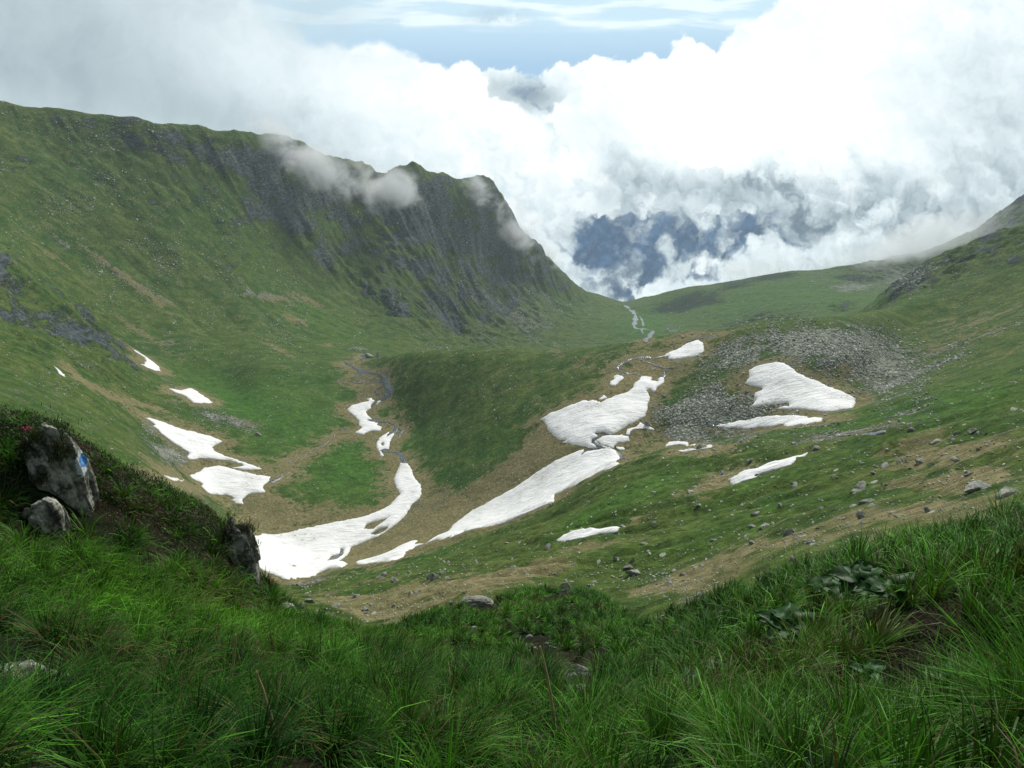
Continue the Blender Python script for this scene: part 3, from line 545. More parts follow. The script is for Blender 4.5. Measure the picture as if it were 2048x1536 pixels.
for i, (o, holes, th, lab) in enumerate(SNOW):
    W = hit(o[:, 0], o[:, 1], 30)[:, :2]; HW = [hit(h[:, 0], h[:, 1], 30)[:, :2] for h in holes]
    me = draped('snow_patch', W, HW, th, rg0, M_snow, seed=i); SNOWPTS.append(densify(W, 2.0, 0, rg0))
    for h in HW: SNOWPTS.append(densify(h, 2.0, 0, rg0))
    tag(link('snow_patch', me, mats=[M_snow]), lab, 'snow patch', 'old snow patches left in the valley')
tag(link('stream', ribbon(STREAM), mats=[M_water]), kind='structure')
for o, lab in POOL:
    W = hit(o[:, 0], o[:, 1], 30)[:, :2]; tag(link('pool', draped('pool', W, [], .02, rg0, M_pool, edge=.3), mats=[M_pool]), kind='structure')
# cover attributes
from mathutils import kdtree
S = np.concatenate(SNOWPTS); kd = kdtree.KDTree(len(S))
for i, p in enumerate(S): kd.insert((p[0], p[1], 0), i)
kd.balance()
inb = (PXg > -80) & (PXg < 2120) & (PYg > 150) & (PYg < 1650)
dry = fDRY(PXg, PYg); scr = fSCR(PXg, PYg); lus = fLUS(PXg, PYg); drk = fDRK(PXg, PYg)
m = inb & (R > 120) & (R < 480) & (PXg > 200) & (PXg < 1800) & (PYg > 650); ii = np.where(m.ravel())[0]
xs, ys = X.ravel()[ii], Y.ravel()[ii]; dd = np.array([kd.find((a, b, 0))[2] for a, b in zip(xs, ys)])
halo = np.zeros(R.size); halo[ii] = np.exp(-(dd / 8.0) ** 1.3) * 1.0; halo = halo.reshape(R.shape)
dry = np.maximum(dry, halo)
past = R > np.exp(np.interp(AZc, AZG, KL[CREST_K])) * 1.02
for a in (dry, scr, lus, drk): a[~inb | past | (R < 16)] = 0
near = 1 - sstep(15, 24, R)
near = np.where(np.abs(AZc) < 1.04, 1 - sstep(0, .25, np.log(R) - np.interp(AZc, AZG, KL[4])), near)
alpha = 1 - sstep(1500, 2200, R)
def attr(me, name, r, g, b, a=None):
    at = me.color_attributes.new(name, 'FLOAT_COLOR', 'POINT'); n = len(me.vertices); c = np.zeros((n, 4), np.float32); c[:, 3] = 1
    for i, v in enumerate((r, g, b, a)):
        if v is not None: c[:v.size, i] = np.clip(v.ravel(), 0, 1.5)
    at.data.foreach_set('color', c.ravel())
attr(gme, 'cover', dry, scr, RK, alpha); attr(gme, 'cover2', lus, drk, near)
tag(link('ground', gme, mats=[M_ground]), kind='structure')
# ------------------------------------------------------------------ cloud bank and far air, as seen over the valley
def worley(x, y, seed=0):
    xi = np.floor(x).astype(np.int64); yi = np.floor(y).astype(np.int64); xf = x - xi; yf = y - yi; d = np.full(x.shape, 9.0)
    for a in (-1, 0, 1):
        for b in (-1, 0, 1):
            h = _PERM[_PERM[(xi + a + seed * 7) & 255] + ((yi + b) & 255)]
            jx = a + (h * 0.61803) % 1.0 - xf; jy = b + (h * 0.41421 + .37) % 1.0 - yf
            d = np.minimum(d, jx * jx + jy * jy)
    return np.sqrt(d)
def billow(x, y, wl, octs, seed=0, gain=.5):
    s = 0; a = 1.0; t = 0
    for o in range(octs):
        s = s + a * (1 - np.minimum(worley(x / wl + o * 3.1, y / wl - o * 1.7, seed + o), 1.2) ** 1.2 * 1.15); t += a; a *= gain; wl *= .48
    return s / t - .35
def sdf(P, x, y):
    """distance to an outline, positive inside"""
    P = np.array(P, float); ins = np.zeros(x.shape, bool); d = np.full(x.shape, 1e9)
    for (x1, y1), (x2, y2) in zip(P, np.roll(P, -1, axis=0)):
        dx, dy = x2 - x1, y2 - y1; t = np.clip(((x - x1) * dx + (y - y1) * dy) / (dx * dx + dy * dy), 0, 1)
        d = np.minimum(d, (x - x1 - t * dx) ** 2 + (y - y1 - t * dy) ** 2)
        if y1 != y2: ins ^= ((y1 > y) != (y2 > y)) & (x < dx * (y - y1) / dy + x1)
    return np.sqrt(d) * np.where(ins, 1, -1)
def lerp(a, b, t): return a + (b - a) * (t[..., None] if np.ndim(t) and np.ndim(a) < 3 or np.ndim(t) == 2 else t)
TONE_X = [0, .18, .32, .46, .60, .74, .88, 1.0, 1.3]
TONE = np.array([(.085,.14,.20), (.16,.225,.29), (.30,.375,.43), (.45,.545,.59), (.60,.70,.74), (.77,.88,.92), (.92,1.0,1.03), (1.05,1.08,1.08), (1.25,1.27,1.27)])
def tone(b): return np.stack([np.interp(b, TONE_X, TONE[:, i]) for i in range(3)], -1)
def cloud_picture(x, y):
    """linear colour of the air in the direction of reference pixel x, y"""
    wx = 42 * fbm(x, y, 230, 4, 41) ; wy = 42 * fbm(x, y, 230, 4, 51)
    fx = 12 * fbm(x, y, 46, 4, 61, .6); fy = 12 * fbm(x, y, 46, 4, 71, .6)
    X1, Y1 = x + wx + fx, y + wy + fy; X2, Y2 = x + .5 * fx, y + .5 * fy
    bl = billow(X2, Y2, 95, 5, 3, .52); bl_l = billow(X2 + 7, Y2 - 11, 95, 5, 3, .52)
    bs = billow(X2, Y2, 36, 4, 9, .55)
    puff = (bl - bl_l) * .45 + .8 * (billow(X2, Y2, 190, 3, 5, .38) - billow(X2 + 16, Y2 - 24, 190, 3, 5, .38))  # puffs brighter on the sunward side: shading put into the cloud colour
    wis = fbm(X1, Y1, 110, 7, 81, .6); wis2 = fbm(x + fx * 1.5 + .4 * wx, y + fy * 1.5, 84, 6, 91, .52); big = fbm(x, y, 420, 4, 95, .5)
    sl = fbm(x + fx * 1.5 + .4 * wx + 12, y + fy * 1.5 - 18, 84, 6, 91, .52)
    # air
    c = lerp(np.array([.50, .72, .90]), np.array([.36, .57, .80]), sstep(60, 150, y))
    c = lerp(c, np.broadcast_to([.62, .84, .97], c.shape), sstep(75, 35, y) * .85)
    st = fbm(x * .12, y * 1.0 + wy * .25, 26, 4, 33, .5); k = sstep(-.25, .45, st) * sstep(70, 40, y) + 1.1 * np.exp(-((y - 46 - 3 * np.sin(x / 90)) / 7) ** 2) * sstep(-.5, .1, fbm(x * .25, y * .3, 40, 3, 34)) * (x > 800)
    c = lerp(c, np.broadcast_to([.92, 1.04, 1.07], c.shape), np.clip(k, 0, 1) * .9)
    g = np.exp(-(((x - 1000) / 60) ** 2 + ((y - 32) / 16) ** 2)); c = lerp(c, np.broadcast_to([.45, .63, .77], c.shape), np.clip(g * (1 + 2 * wis2), 0, 1) * .8)
    c = lerp(c, np.broadcast_to([.50, .66, .78], c.shape), sstep(900, 640, x) * sstep(120, 40, y) * .5)
    tex = fbm(x, y, 14, 4, 97, .7)
    low = lerp(np.array([.045, .120, .250]), np.array([.018, .068, .160]), np.clip(.5 + 1.2 * tex + .8 * fbm(x * .6 + y * .5, y * .3, 40, 4, 98), 0, 1))
    low = lerp(low, np.broadcast_to([.25, .35, .47], low.shape), sstep(470, 170, y) * .9)
    low = low * (1 + .25 * fbm(x + .8 * y, y * .4, 30, 5, 99, .6))[..., None]; c = lerp(c, low, sstep(150, 175, y))
    def layer(c, D, soft, b):
        a = sstep(0, 1, D / soft); return c * (1 - a[..., None]) + tone(b) * a[..., None], a
    # far row of cumulus
    s1 = sdf([(960,150),(985,150),(1010,146),(1040,154),(1075,156),(1110,142),(1150,140),(1190,124),(1222,120),(1250,138),(1290,128),(1340,130),(1400,120),(1500,120),(1500,420),(960,420)], X2, Y2)
    s1 = s1 + 26 * (bs + .1) + 16 * (bl)
    h1 = (blob(x, y, 1085, 205, 60, 34, 12) + .7 * blob(x, y, 1030, 185, 50, 20, 0) + .5 * blob(x, y, 1110, 225, 25, 18)) 
    b1 = 1.0 + .5 * puff - .55 * blob(x, y, 1050, 190, 90, 40, 10) - .16 * sstep(150, 260, y) + .15 * wis2
    c, _ = layer(c, s1 - 40 * np.clip(h1 * 1.4 + .9 * wis2 - .45, 0, 1.4), 7 + 30 * np.clip(h1 * 2, 0, 1), b1)
    # great bright mass, right
    s2 = sdf([(1250,150),(1300,126),(1345,122),(1368,82),(1400,92),(1430,104),(1470,60),(1520,40),(1570,10),(1640,-20),(1760,-120),(2600,-300),(2600,700),(1700,560),(1560,470),(1420,430),(1330,420),(1220,420),(1150,330),(1100,230),(1180,160)], X2 + .3 * wx, Y2 + .3 * wy)
    s2 = s2 + 30 * (bl + .1) + 20 * (bs) + 50 * wis * sstep(300, 420, y)
    dk = .50 * blob(x, y, 1480, 415, 290, 75, 3) + .30 * blob(x, y, 1700, 440, 260, 90, 12) + .18 * blob(x, y, 1960, 330, 200, 240, 0) + .22 * blob(x, y, 1900, 470, 300, 60, -10) + .22 * blob(x, y, 1230, 380, 110, 90, 20)
    b2 = 1.08 + .16 * big + (.30 * puff + .10 * wis2 + .14 * (wis2 - sl)) * (.5 + .9 * sstep(260, 420, y) + .6 * sstep(1650, 1350, x) * sstep(260, 100, y)) - dk * (1 + .7 * wis) - .22 * sstep(1700, 2020, x)
    b2 = b2 - .35 * np.clip(blob(x, y, 1720, 375, 90, 40, 20) * (1.6 * wis2 + .05), 0, 1) - .40 * np.clip(blob(x, y, 1600, 380, 160, 70, 10) * (1.6 * wis + .15), 0, 1)
    c, _ = layer(c, s2, 9 + 55 * sstep(260, 420, y), b2)
    # ragged holes through the underside, looking down into the valley
    hh = 1.15 * blob(x, y, 1265, 500, 95, 85, 10) + .55 * blob(x, y, 1400, 470, 110, 50, -8) + .28 * blob(x, y, 1430, 410, 110, 34, 0) + .35 * blob(x, y, 1240, 580, 60, 60, 0) 
    hh0 = np.clip(hh, 0, 1.25); hh = hh0 + 1.0 * wis + .45 * wis2 - .10 * bs
    a = sstep(.10, 1.25, hh * np.clip(hh0 * 2.2, 0, 1)) * sstep(1120, 1190, x); c = lerp(c, low, a)
    vl = np.clip(.04 + .8 * wis2 + .7 * wis + .5 * sstep(470, 400, y), 0, .85) * sstep(1120, 1190, x) * sstep(330, 400, y) * sstep(620, 560, y); c = lerp(c, tone(.42 + .3 * puff + .25 * wis2), vl)
    # drifting fog at the left, in front
    s3 = sdf([(-700,-600),(470,-300),(540,-40),(585,30),(640,78),(700,84),(770,78),(815,100),(845,126),(890,134),(935,122),(965,150),(985,190),(1030,205),(1085,245),(1130,300),(1190,330),(1240,380),(1225,430),(1180,455),(1160,500),(1185,545),(1215,580),(1225,640),(1200,760),(-700,900)], X2 + .25 * wx, Y2 + .25 * wy)
    am = sstep(250, 900, x)
    s3 = s3 + (22 * bl + 14 * bs) * am + 34 * wis * sstep(280, 430, y) * am
    b3 = .80 + .30 * blob(x, y, 860, 190, 330, 130, 12) + .22 * blob(x, y, 1010, 160, 120, 70, 0) + .12 * blob(x, y, 1130, 330, 130, 120, 40) - .36 * blob(x, y, 120, 60, 520, 260, 8) - .16 * blob(x, y, 500, 260, 420, 70, 12) - .16 * blob(x, y, 1180, 500, 70, 150, 0) - .08 * blob(x, y, 760, 320, 200, 50, 15) + .06 * blob(x, y, 330, 30, 200, 90, 20)
    b3 = b3 + am * (.24 * puff + .06 * wis2 + .16 * (wis2 - sl)) * (.55 + .8 * sstep(800, 1150, x)) + (.035 + .05 * am) * big + .05 * wis
    c, _ = layer(c, s3, np.interp(y, [-100, 60, 160, 300, 420], [60, 26, 9, 20, 34]) + 50 * sstep(700, 500, x), b3)
    g = np.clip(blob(x, y, 620, 40, 60, 70, 30) * (1 + 1.5 * wis2), 0, 1) * .35; c = lerp(c, np.broadcast_to([.52, .64, .69], c.shape), g)
    # fog pouring over the far slope, lower right
    s4 = sdf([(1180,660),(1235,608),(1262,590),(1275,565),(1300,552),(1345,548),(1375,520),(1410,505),(1450,500),(1490,490),(1530,470),(1600,480),(1700,460),(1800,430),(2000,380),(2600,250),(2600,900),(1180,900)], X1, Y1)
    s4 = s4 + 26 * bl + 30 * wis2 + 30 * wis
    b4 = .70 + .22 * puff + .12 * wis2 + .16 * (wis2 - sl) + .10 * blob(x, y, 1420, 545, 130, 40, -12) - .10 * sstep(1500, 1700, x) + .08 * blob(x, y, 1800, 440, 160, 60) - .10 * blob(x, y, 2000, 430, 120, 60)
    c, _ = layer(c, s4, 34, b4)
    # the small towers standing in the gap
    for cx, cy, rx, ry, an in ((1328, 500, 26, 40, -12), (1325, 475, 16, 18, 0), (1340, 545, 50, 26, 0), (1418, 438, 36, 26, 0), (1210, 395, 40, 34, 0), (1395, 400, 40, 20, 20)):
        d = 1 - np.sqrt(((X2 + .15 * wx - cx) / rx) ** 2 + ((Y2 + .15 * wy - cy) / ry) ** 2) + .4 * bs + .8 * wis2 + .4 * wis
        c, _ = layer(c, d, 1.25, .60 + .3 * puff + .12 * wis2 + .12 * (wis2 - sl))
    return np.clip(c, 0, 1.6) * .90
# the backdrop sky: a curved wall 5 km out
def build_sky(step=.045):
    a = np.radians(np.arange(-43, 43.01, step)); e = np.radians(np.arange(-25, 9.01, step)); AA, EE = np.meshgrid(a, e)
    dx, dy, dz = np.sin(AA) * np.cos(EE), np.cos(AA) * np.cos(EE), np.sin(EE)
    x, y = proj(dx, dy, dz); c = cloud_picture(x, y)
    V = np.stack([dx, dy, dz], -1).reshape(-1, 3) * 5200.0; h, w = AA.shape; i = np.arange(h * w).reshape(h, w)
    me = mesh_from('sky', V, np.stack([i[:-1, :-1], i[:-1, 1:], i[1:, 1:], i[1:, :-1]], -1).reshape(-1, 4))
    at = me.color_attributes.new('air', 'FLOAT_COLOR', 'POINT'); q = np.ones((h * w, 4), np.float32); q[:, :3] = c.reshape(-1, 3); at.data.foreach_set('color', q.ravel())
    k = NT('cloudy_air'); em = k.n('Emission', {0: k.n('Attribute', attribute_name='air').outputs['Color'], 1: 1.0}); k.t.links.new(em.outputs[0], k.out.inputs[0])
    k.m.cycles.emission_sampling = 'NONE'
    tag(link('sky', me, mats=[k.m]), kind='structure')
build_sky()
# ------------------------------------------------------------------ stones
M_rock = mat_stone('lichened_rock', (.14, .15, .13), (.33, .34, .29), .9)
M_rockfg = mat_stone('mossy_rock', (.07, .072, .055), (.38, .38, .32), 5.0, (.36, .38, .25), .6, (.02, .025, .015))
M_slab = mat_stone('pale_slab', (.20, .205, .18), (.40, .40, .35), 3.0, (.36, .37, .27), .4)
def pn3(p, s, seed): return (pn(p[:, 0] * s, p[:, 1] * s, seed) + pn(p[:, 1] * s, p[:, 2] * s, seed + 1) + pn(p[:, 2] * s, p[:, 0] * s, seed + 2)) / 1.7
_ico = {}
def ico(n):
    if n not in _ico:
        import bmesh
        bm = bmesh.new(); bmesh.ops.create_icosphere(bm, subdivisions=n, radius=1); _ico[n] = (np.array([v.co[:] for v in bm.verts]), np.array([[v.index for v in f.verts] for f in bm.faces])); bm.free()
    return _ico[n]
def rock_verts(seed, sub, cuts=9, rough=.10, flat=.55, blocky=.62):
    V, F = ico(sub); V = V.copy(); rg = np.random.RandomState(seed)
    for c in range(cuts):
        n = rg.randn(3); n /= np.linalg.norm(n); d = blocky + rg.rand() * .3; k = V @ n; V -= np.maximum(k - d, 0)[:, None] * n
    V *= (1 + rough * pn3(V, 1.7, seed)[:, None] + rough * .5 * pn3(V, 4.3, seed + 5)[:, None] + (rough * .3 * pn3(V, 11, seed + 9)[:, None] if sub > 3 else 0))
    V[:, 2] += rough * .35 * np.round(V[:, 2] * 3.3 + .4 * pn3(V, 1.1, seed + 3)) / 3.3 if sub > 2 else 0
    return V * np.array([1, .75 + .2 * rg.rand(), flat]), F
def place(name, mesh, loc, scale, rot, mat, label=None, cat=None, group=None, parent=None):
    o = link(name, mesh, parent); 
    if not mesh.materials: mesh.materials.append(mat)
    o.location = loc; o.scale = scale if hasattr(scale, '__len__') else (scale,) * 3; o.rotation_euler = rot
    if label: tag(o, label, cat or 'rock', group)
    return o
ROCKM = [mesh_from('boulder', *rock_verts(100 + i, 3, 11 + i % 4, .045, [.5, .65, .8][i % 3], .36), smooth=False) for i in range(12)]
SLABM = [mesh_from('flat_boulder', *rock_verts(140 + i, 3, 14, .05, .30, .36), smooth=False) for i in range(5)]
for me in ROCKM + SLABM: me.materials.append(M_rock)
def wpx(px_w, r): return px_w / FOC * r * 1.06     # width in metres of px_w photo pixels at distance r
# landmark boulders: px, py, width px, squat, dark?, label
LAND = [(518,869,17,.8,'round dark boulder alone on the green valley floor at the left'),
 (1295,846,20,.8,'big grey green boulder at the right edge of the streaked snow fan'),(1401,893,26,.55,'dark flat boulder in the brown hollow right of the melt pools'),
 (1515,933,22,.6,'dark boulder beside the slanting snow strip'),(1590,887,22,.5,'pale flat boulder in the stone wash above the slanting snow strip'),(1650,830,14,.5,'dark stone at the right tip of the snow lens'),
 (1497,796,16,.7,'dark stone cluster block at the lower left corner of the triangular snow patch'),(1495,783,12,.6,'grey block just left of the triangular snow patch'),
 (1722,975,40,.55,'paired pale boulder lump on the near right slope'),(1712,982,24,.6,'smaller stone leaning on the pale boulder lump'),(1590,965,32,.35,'flat pale slab in green turf above the paired boulder'),
 (1730,1002,44,.35,'long low flat slab below the paired boulder'),(1705,1010,24,.35,'small slab beside the long low slab'),(1725,1031,36,.5,'grey split boulder in the middle of the near right slope'),
 (1580,1063,42,.45,'wide pale slab pile at the lower part of the near right slope'),(1505,1050,34,.4,'tilted grey slab left of the wide pale slab pile'),(1510,1026,28,.6,'dark boulder tucked into a turf bank'),(1618,1082,30,.5,'small boulder in the tan grass below the slab pile'),
 (1702,1100,34,.5,'grey boulder touching the tall grass crest at the right'),(1937,945,24,.5,'dark stone near the layered rock at the right edge'),(1960,968,90,.32,'broad layered grey rock in tan grass at the right edge'),(2010,985,60,.3,'second layered grey rock slab at the right edge'),
 (1768,929,30,.4,'dark flat stone in the tan grass under the right bank'),(1840,923,30,.45,'pale stone high in the tan grass at the right'),(1945,862,22,.6,'rounded boulder in the bank at the upper right'),(1912,865,20,.5,'grey boulder left of the rounded bank boulder'),(1870,883,26,.3,'dark overhang stone in the turf bank'),
 (712,1190,34,.55,'domed boulder with lichen in the tan grass at the foot of the near slope'),(600,1167,24,.6,'grey boulder where the left mound meets the big snowfield'),(617,1200,30,.6,'dark boulder peeping out of the left mound'),(762,1151,30,.5,'long grey boulder in green turf below the snow'),(790,1160,30,.45,'jagged grey boulder right of the long one'),
 (868,1155,34,.6,'cluster boulder in the stony patch on the near slope'),(885,1145,20,.6,'small upper stone of the cluster in the stony patch'),(835,1183,28,.25,'thin dark slab lying in tan grass'),(1270,1140,60,.4,'big pale broken slab in the stony gully ahead'),(1255,1133,30,.6,'block behind the big broken slab'),(1230,1115,26,.5,'grey stone left above the broken slab'),(1265,1120,18,.7,'small dark upright stone above the broken slab'),
 (1190,1163,26,.5,'stone on the crest of the central grassy bowl'),(1340,1165,24,.5,'grey stone at the right of the stony gully'),(730,1218,26,.45,'flat stone low in the tan grass'),(1095,1092,26,.45,'dark slab by a small wet patch'),(740,713,22,.8,'rounded dark rock at the head of the stream'),(757,712,16,.8,'smaller rounded rock right of the one at the head of the stream'),
 (1245,1050,24,.35,'low slab beside the thin snow wedge'),(1395,1010,26,.35,'slab on the green rib of the near slope'),(1560,1010,20,.5,'boulder on the turf above the slab pile')]
for i, (px, py, w, sq, lab) in enumerate(LAND):
    p = hit(px, py + w * .12, 24)[0]; r = math.hypot(p[0], p[1]); s = wpx(w, r) * .56; sl = sq < .42
    me = (SLABM[i % 5] if sl else ROCKM[i % 12]); rgl = np.random.RandomState(i)
    place('flat_boulder' if sl else 'boulder', me, (p[0], p[1], p[2] + s * sq * .12), (s, s * .9, s * (1.0 if sl else sq / .55)), (rgl.randn() * .12, rgl.randn() * .12, rgl.rand() * 6.28 if not sl else rgl.randn() * .4), M_rock, lab, 'boulder')
# loose stones one could count on the near slopes
def dens_mid(px, py, r):
    d = .25 + fSCR(px, py) * 1.6 + fDRY(px, py) * 1.1
    d = d + 1.6 * blob(px, py, 880, 1150, 90, 22, -8) + 2.0 * blob(px, py, 1290, 1160, 110, 26, 5) + .8 * blob(px, py, 1600, 1075, 200, 30, 0) + 1.0 * blob(px, py, 740, 1220, 90, 22, 0)
    return d * (1 - .8 * blob(px, py, 640, 1130, 40, 20))
pts = scatter(dens_mid, 250, 11, 24, 110); rgs = np.random.RandomState(5)
for i, p in enumerate(pts):
    r = math.hypot(p[0], p[1]); s = wpx(3.4 + 10 * rgs.rand() ** 2.5, r)
    px = float(proj(*p)[0]); zone = ('loose grey stone among the grass on the near slope left of the stony gully' if px < 1000 else 'loose grey stone in or around the stony gully ahead' if px < 1400 else 'loose grey stone strewn over the tan near slope at the right')
    flat = rgs.rand() < .45
    place('stone', (SLABM[i % 5] if flat else ROCKM[i % 12]), (p[0], p[1], p[2] + s * .02), (s, s * (.7 + .5 * rgs.rand()), s * (.7 + .5 * rgs.rand())), (rgs.randn() * .25, rgs.randn() * .25, rgs.rand() * 6.28), M_rock, zone, 'stone', 'loose stones on the near slope')
# the uncountable rest: one object
def stone_cloud(name, P, S, seed, flat=.5):
    rg = np.random.RandomState(seed); n = len(P); bases = []
    for b in range(10):
        V, F = ico(1); V = V.copy(); rb = np.random.RandomState(seed * 50 + b)
        for c in range(5):
            q = rb.randn(3); q /= np.linalg.norm(q); k = V @ q; V -= np.maximum(k - .6, 0)[:, None] * q
        bases.append(V)
    bases = np.array(bases); F = ico(1)[1]; B = bases[rg.randint(0, 10, n)]
    B = B * (S[:, None, None] * np.stack([np.ones(n), .6 + .5 * rg.rand(n), flat * (.6 + .9 * rg.rand(n))], 1)[:, None, :])
    a = rg.rand(n) * 6.28; ca, sa = np.cos(a)[:, None], np.sin(a)[:, None]; tl = rg.randn(n, 2) * .3
    x = B[..., 0] * ca - B[..., 1] * sa; y = B[..., 0] * sa + B[..., 1] * ca; z = B[..., 2] + x * tl[:, :1] + y * tl[:, 1:]
    V = np.stack([x, y, z], -1) + P[:, None, :] + np.array([0, 0, 1]) * (S * flat * .35)[:, None, None]
    FF = F[None] + (np.arange(n) * B.shape[1])[:, None, None]
    me = mesh_from(name, V.reshape(-1, 3), FF.reshape(-1, 3), smooth=False)
    at = me.attributes.new('tone', 'FLOAT', 'POINT'); at.data.foreach_set('value', np.repeat(rg.rand(n), B.shape[1]).astype(np.float32)); return me
def mat_scree():
    k = NT('scree_stone'); P = k.pos(); t = k.n('Attribute', attribute_name='tone').outputs['Fac']; n = k.noise(2.2, 5, .7, P)
    c = k.mix(t, (.19, .205, .16), (.54, .56, .48)); c = k.mix(k.ramp(n, .45, .65, 0, .6), c, (.13, .145, .10)); k.surf(c, .95, n, .6, .2, .15); return k.m
M_scree = mat_scree()
def dens_field(px, py, r):
    n = fbm(px, py, 60, 4, 77)
    return np.clip(fSCR(px, py), 0, 1.2) ** 1.5 * (1 - sstep(620, 650, r) * .7) * np.clip(.6 + 1.6 * n, 0.05, 2) * (px > 1200)
def dens_slope(px, py, r):
    n = fbm(px, py, 90, 4, 78); w = .10 + 1.2 * np.clip(fSCR(px, py), 0, 1)
    w = w + .5 * blob(px, py, 300, 430, 350, 160, 30) + .4 * blob(px, py, 480, 620, 300, 60, 25) + .5 * blob(px, py, 1060, 620, 160, 50, 35) + .35 * blob(px, py, 1130, 790, 100, 60, -30) + .2 * blob(px, py, 1000, 830, 120, 60) + .7 * blob(px, py, 450, 850, 200, 50, 20) + .4 * blob(px, py, 200, 880, 160, 40, 30) + .6 * blob(px, py, 1700, 730, 200, 60)
    w = w + .9 * blob(px, py, 1800, 545, 120, 30, 5) + .3 * blob(px, py, 1900, 720, 160, 60, -20)
    return w * np.clip(.35 + 2.0 * n, .03, 3) * (1 - .8 * np.clip(fLUS(px, py), 0, 1))
rgx = np.random.RandomState(21)
p1 = scatter(dens_field, 10000, 31, 150, 900); r1 = np.hypot(p1[:, 0], p1[:, 1]); s1_ = wpx(.9 + 2.9 * rgx.rand(len(p1)) ** 2.6, r1)
p2 = scatter(dens_slope, 14000, 32, 110, 1100); r2 = np.hypot(p2[:, 0], p2[:, 1]); s2_ = wpx(.75 + 1.8 * rgx.rand(len(p2)) ** 4, r2)
p3 = scatter(dens_mid, 5200, 33, 22, 160); r3 = np.hypot(p3[:, 0], p3[:, 1]); s3_ = wpx(.9 + 3.2 * rgx.rand(len(p3)) ** 3, r3)
PP = np.concatenate([p1, p2, p3]); SS = np.concatenate([s1_, s2_, s3_])
# keep stones off the snow
snk = np.ones(len(PP), bool)
for o, holes, th, lab in SNOW:
    W = hit(o[:, 0], o[:, 1], 30)[:, :2]; snk &= ~inside(W, PP[:, :2])
PP, SS = PP[snk], SS[snk]
tag(link('scattered_stones', stone_cloud('scattered_stones', PP, SS, 3), mats=[M_scree]), 'pale grey scree and loose stones spread over the slopes and the boulder field', 'scree', kind='stuff')
# ------------------------------------------------------------------ near grass, rocks, plants
SC.cycles.volume_bounces = 2; SC.cycles.max_bounces = 8; SC.cycles.diffuse_bounces = 3
def mat_blade(name, rough=.55, attrn='tint'):
    k = NT(name); c = k.n('Attribute', attribute_name=attrn).outputs['Color']
    p = k.n('BsdfPrincipled', {'Base Color': c, 'Roughness': rough, 'Specular IOR Level': .18})
    tr = k.n('BsdfTranslucent', {0: k.mix(1, c, (1.5, 1.6, .6), 'MULTIPLY')}); mx = k.n('MixShader', {0: .16, 1: p.outputs[0], 2: tr.outputs[0]})
    k.t.links.new(mx.outputs[0], k.out.inputs[0]); return k.m
M_blade = mat_blade('grass_blade'); M_leaf = mat_blade('broad_leaf', .5)
NEAR_R = np.exp(np.interp(np.radians(np.linspace(-44, 44, 200)), AZG, KL[4]))
def blades(root, length, width, yaw, lean, curve, col0, col1, nseg=4, side=None):
    """arched tapering blades; all arguments per blade"""
    n = len(root); s = np.linspace(0, 1, nseg)[None, :]
    ang = lean[:, None] + curve[:, None] * s                                   # angle from vertical along the blade
    ds = length[:, None] / (nseg - 1); dh = np.sin(ang) * ds; dv = np.cos(ang) * ds
    h = np.concatenate([np.zeros((n, 1)), np.cumsum(dh[:, :-1], 1)], 1); v = np.concatenate([np.zeros((n, 1)), np.cumsum(dv[:, :-1], 1)], 1)
    cx, sx = np.cos(yaw)[:, None], np.sin(yaw)[:, None]
    cen = root[:, None, :] + np.stack([h * cx, h * sx, v], -1)
    w = width[:, None] * .5 * np.array([.75, 1.0, .8, .45, .1])[np.round(np.linspace(0, 4, nseg)).astype(int)][None, :]
    sd = np.stack([-sx * w, cx * w, 0 * w], -1)
    V = np.stack([cen - sd, cen + sd], 2).reshape(n, nseg * 2, 3)
    q = np.array([[2 * i, 2 * i + 1, 2 * i + 3, 2 * i + 2] for i in range(nseg - 1)])
    F = q[None] + (np.arange(n) * nseg * 2)[:, None, None]
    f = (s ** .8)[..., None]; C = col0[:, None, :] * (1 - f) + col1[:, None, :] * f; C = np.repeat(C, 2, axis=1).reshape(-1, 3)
    return V.reshape(-1, 3), F.reshape(-1, 4), C
def blade_mesh(name, parts, mat=None):
    V = np.concatenate([p[0] for p in parts]); off = np.cumsum([0] + [len(p[0]) for p in parts[:-1]])
    F = np.concatenate([p[1] + o for p, o in zip(parts, off)]); C = np.concatenate([p[2] for p in parts])
    me = mesh_from(name, V, F); at = me.color_attributes.new('tint', 'FLOAT_COLOR', 'POINT'); c = np.ones((len(V), 4), np.float32); c[:, :3] = np.clip(C, 0, 1); at.data.foreach_set('color', c.ravel())
    me.materials.append(mat or M_blade); return me
# where turf is open: rocks, bare earth (photo px)
BARE = [(125,990,50,60,0,1.0),(40,1340,70,45,0,1),(500,1120,26,60,10,1.0),(1150,1362,44,44,0,1.3),(1815,1372,62,24,5,1.25),(1830,1420,50,14,0,1),(1075,1290,46,24,0,1.3),(1500,1180,26,26,-40,.7),(955,1212,40,20,0,1.2),(1255,1340,22,30,30,.5),(1130,1185,26,20,0,1.1),(400,1060,70,26,12,.6),(2010,1535,60,22,10,1),(1350,1245,20,26,-40,.6),(90,1110,40,20,10,.5),(970,1320,16,8,0,.8),(1710,1195,90,30,0,.9),(1575,1275,60,36,0,1.0)]
HEATH = [(380,1090,90,50,30,.5),(260,1000,90,60,35,.6),(60,830,110,40,8,1),(240,960,80,60,35,1),(330,1010,110,45,22,.9),(430,1040,70,34,30,.8),(20,900,60,60,0,.9),(200,900,60,30,40,.8)]
fBAR, fHEA = lut(BARE), lut(HEATH)
rgf = np.random.RandomState(17)
def near_only(r, px): return 1.0
def in_near(P):
    az = np.arctan2(P[:, 0], P[:, 1]); r = np.hypot(P[:, 0], P[:, 1]); return r < np.exp(np.interp(az, AZG, KL[4])) * 1.14
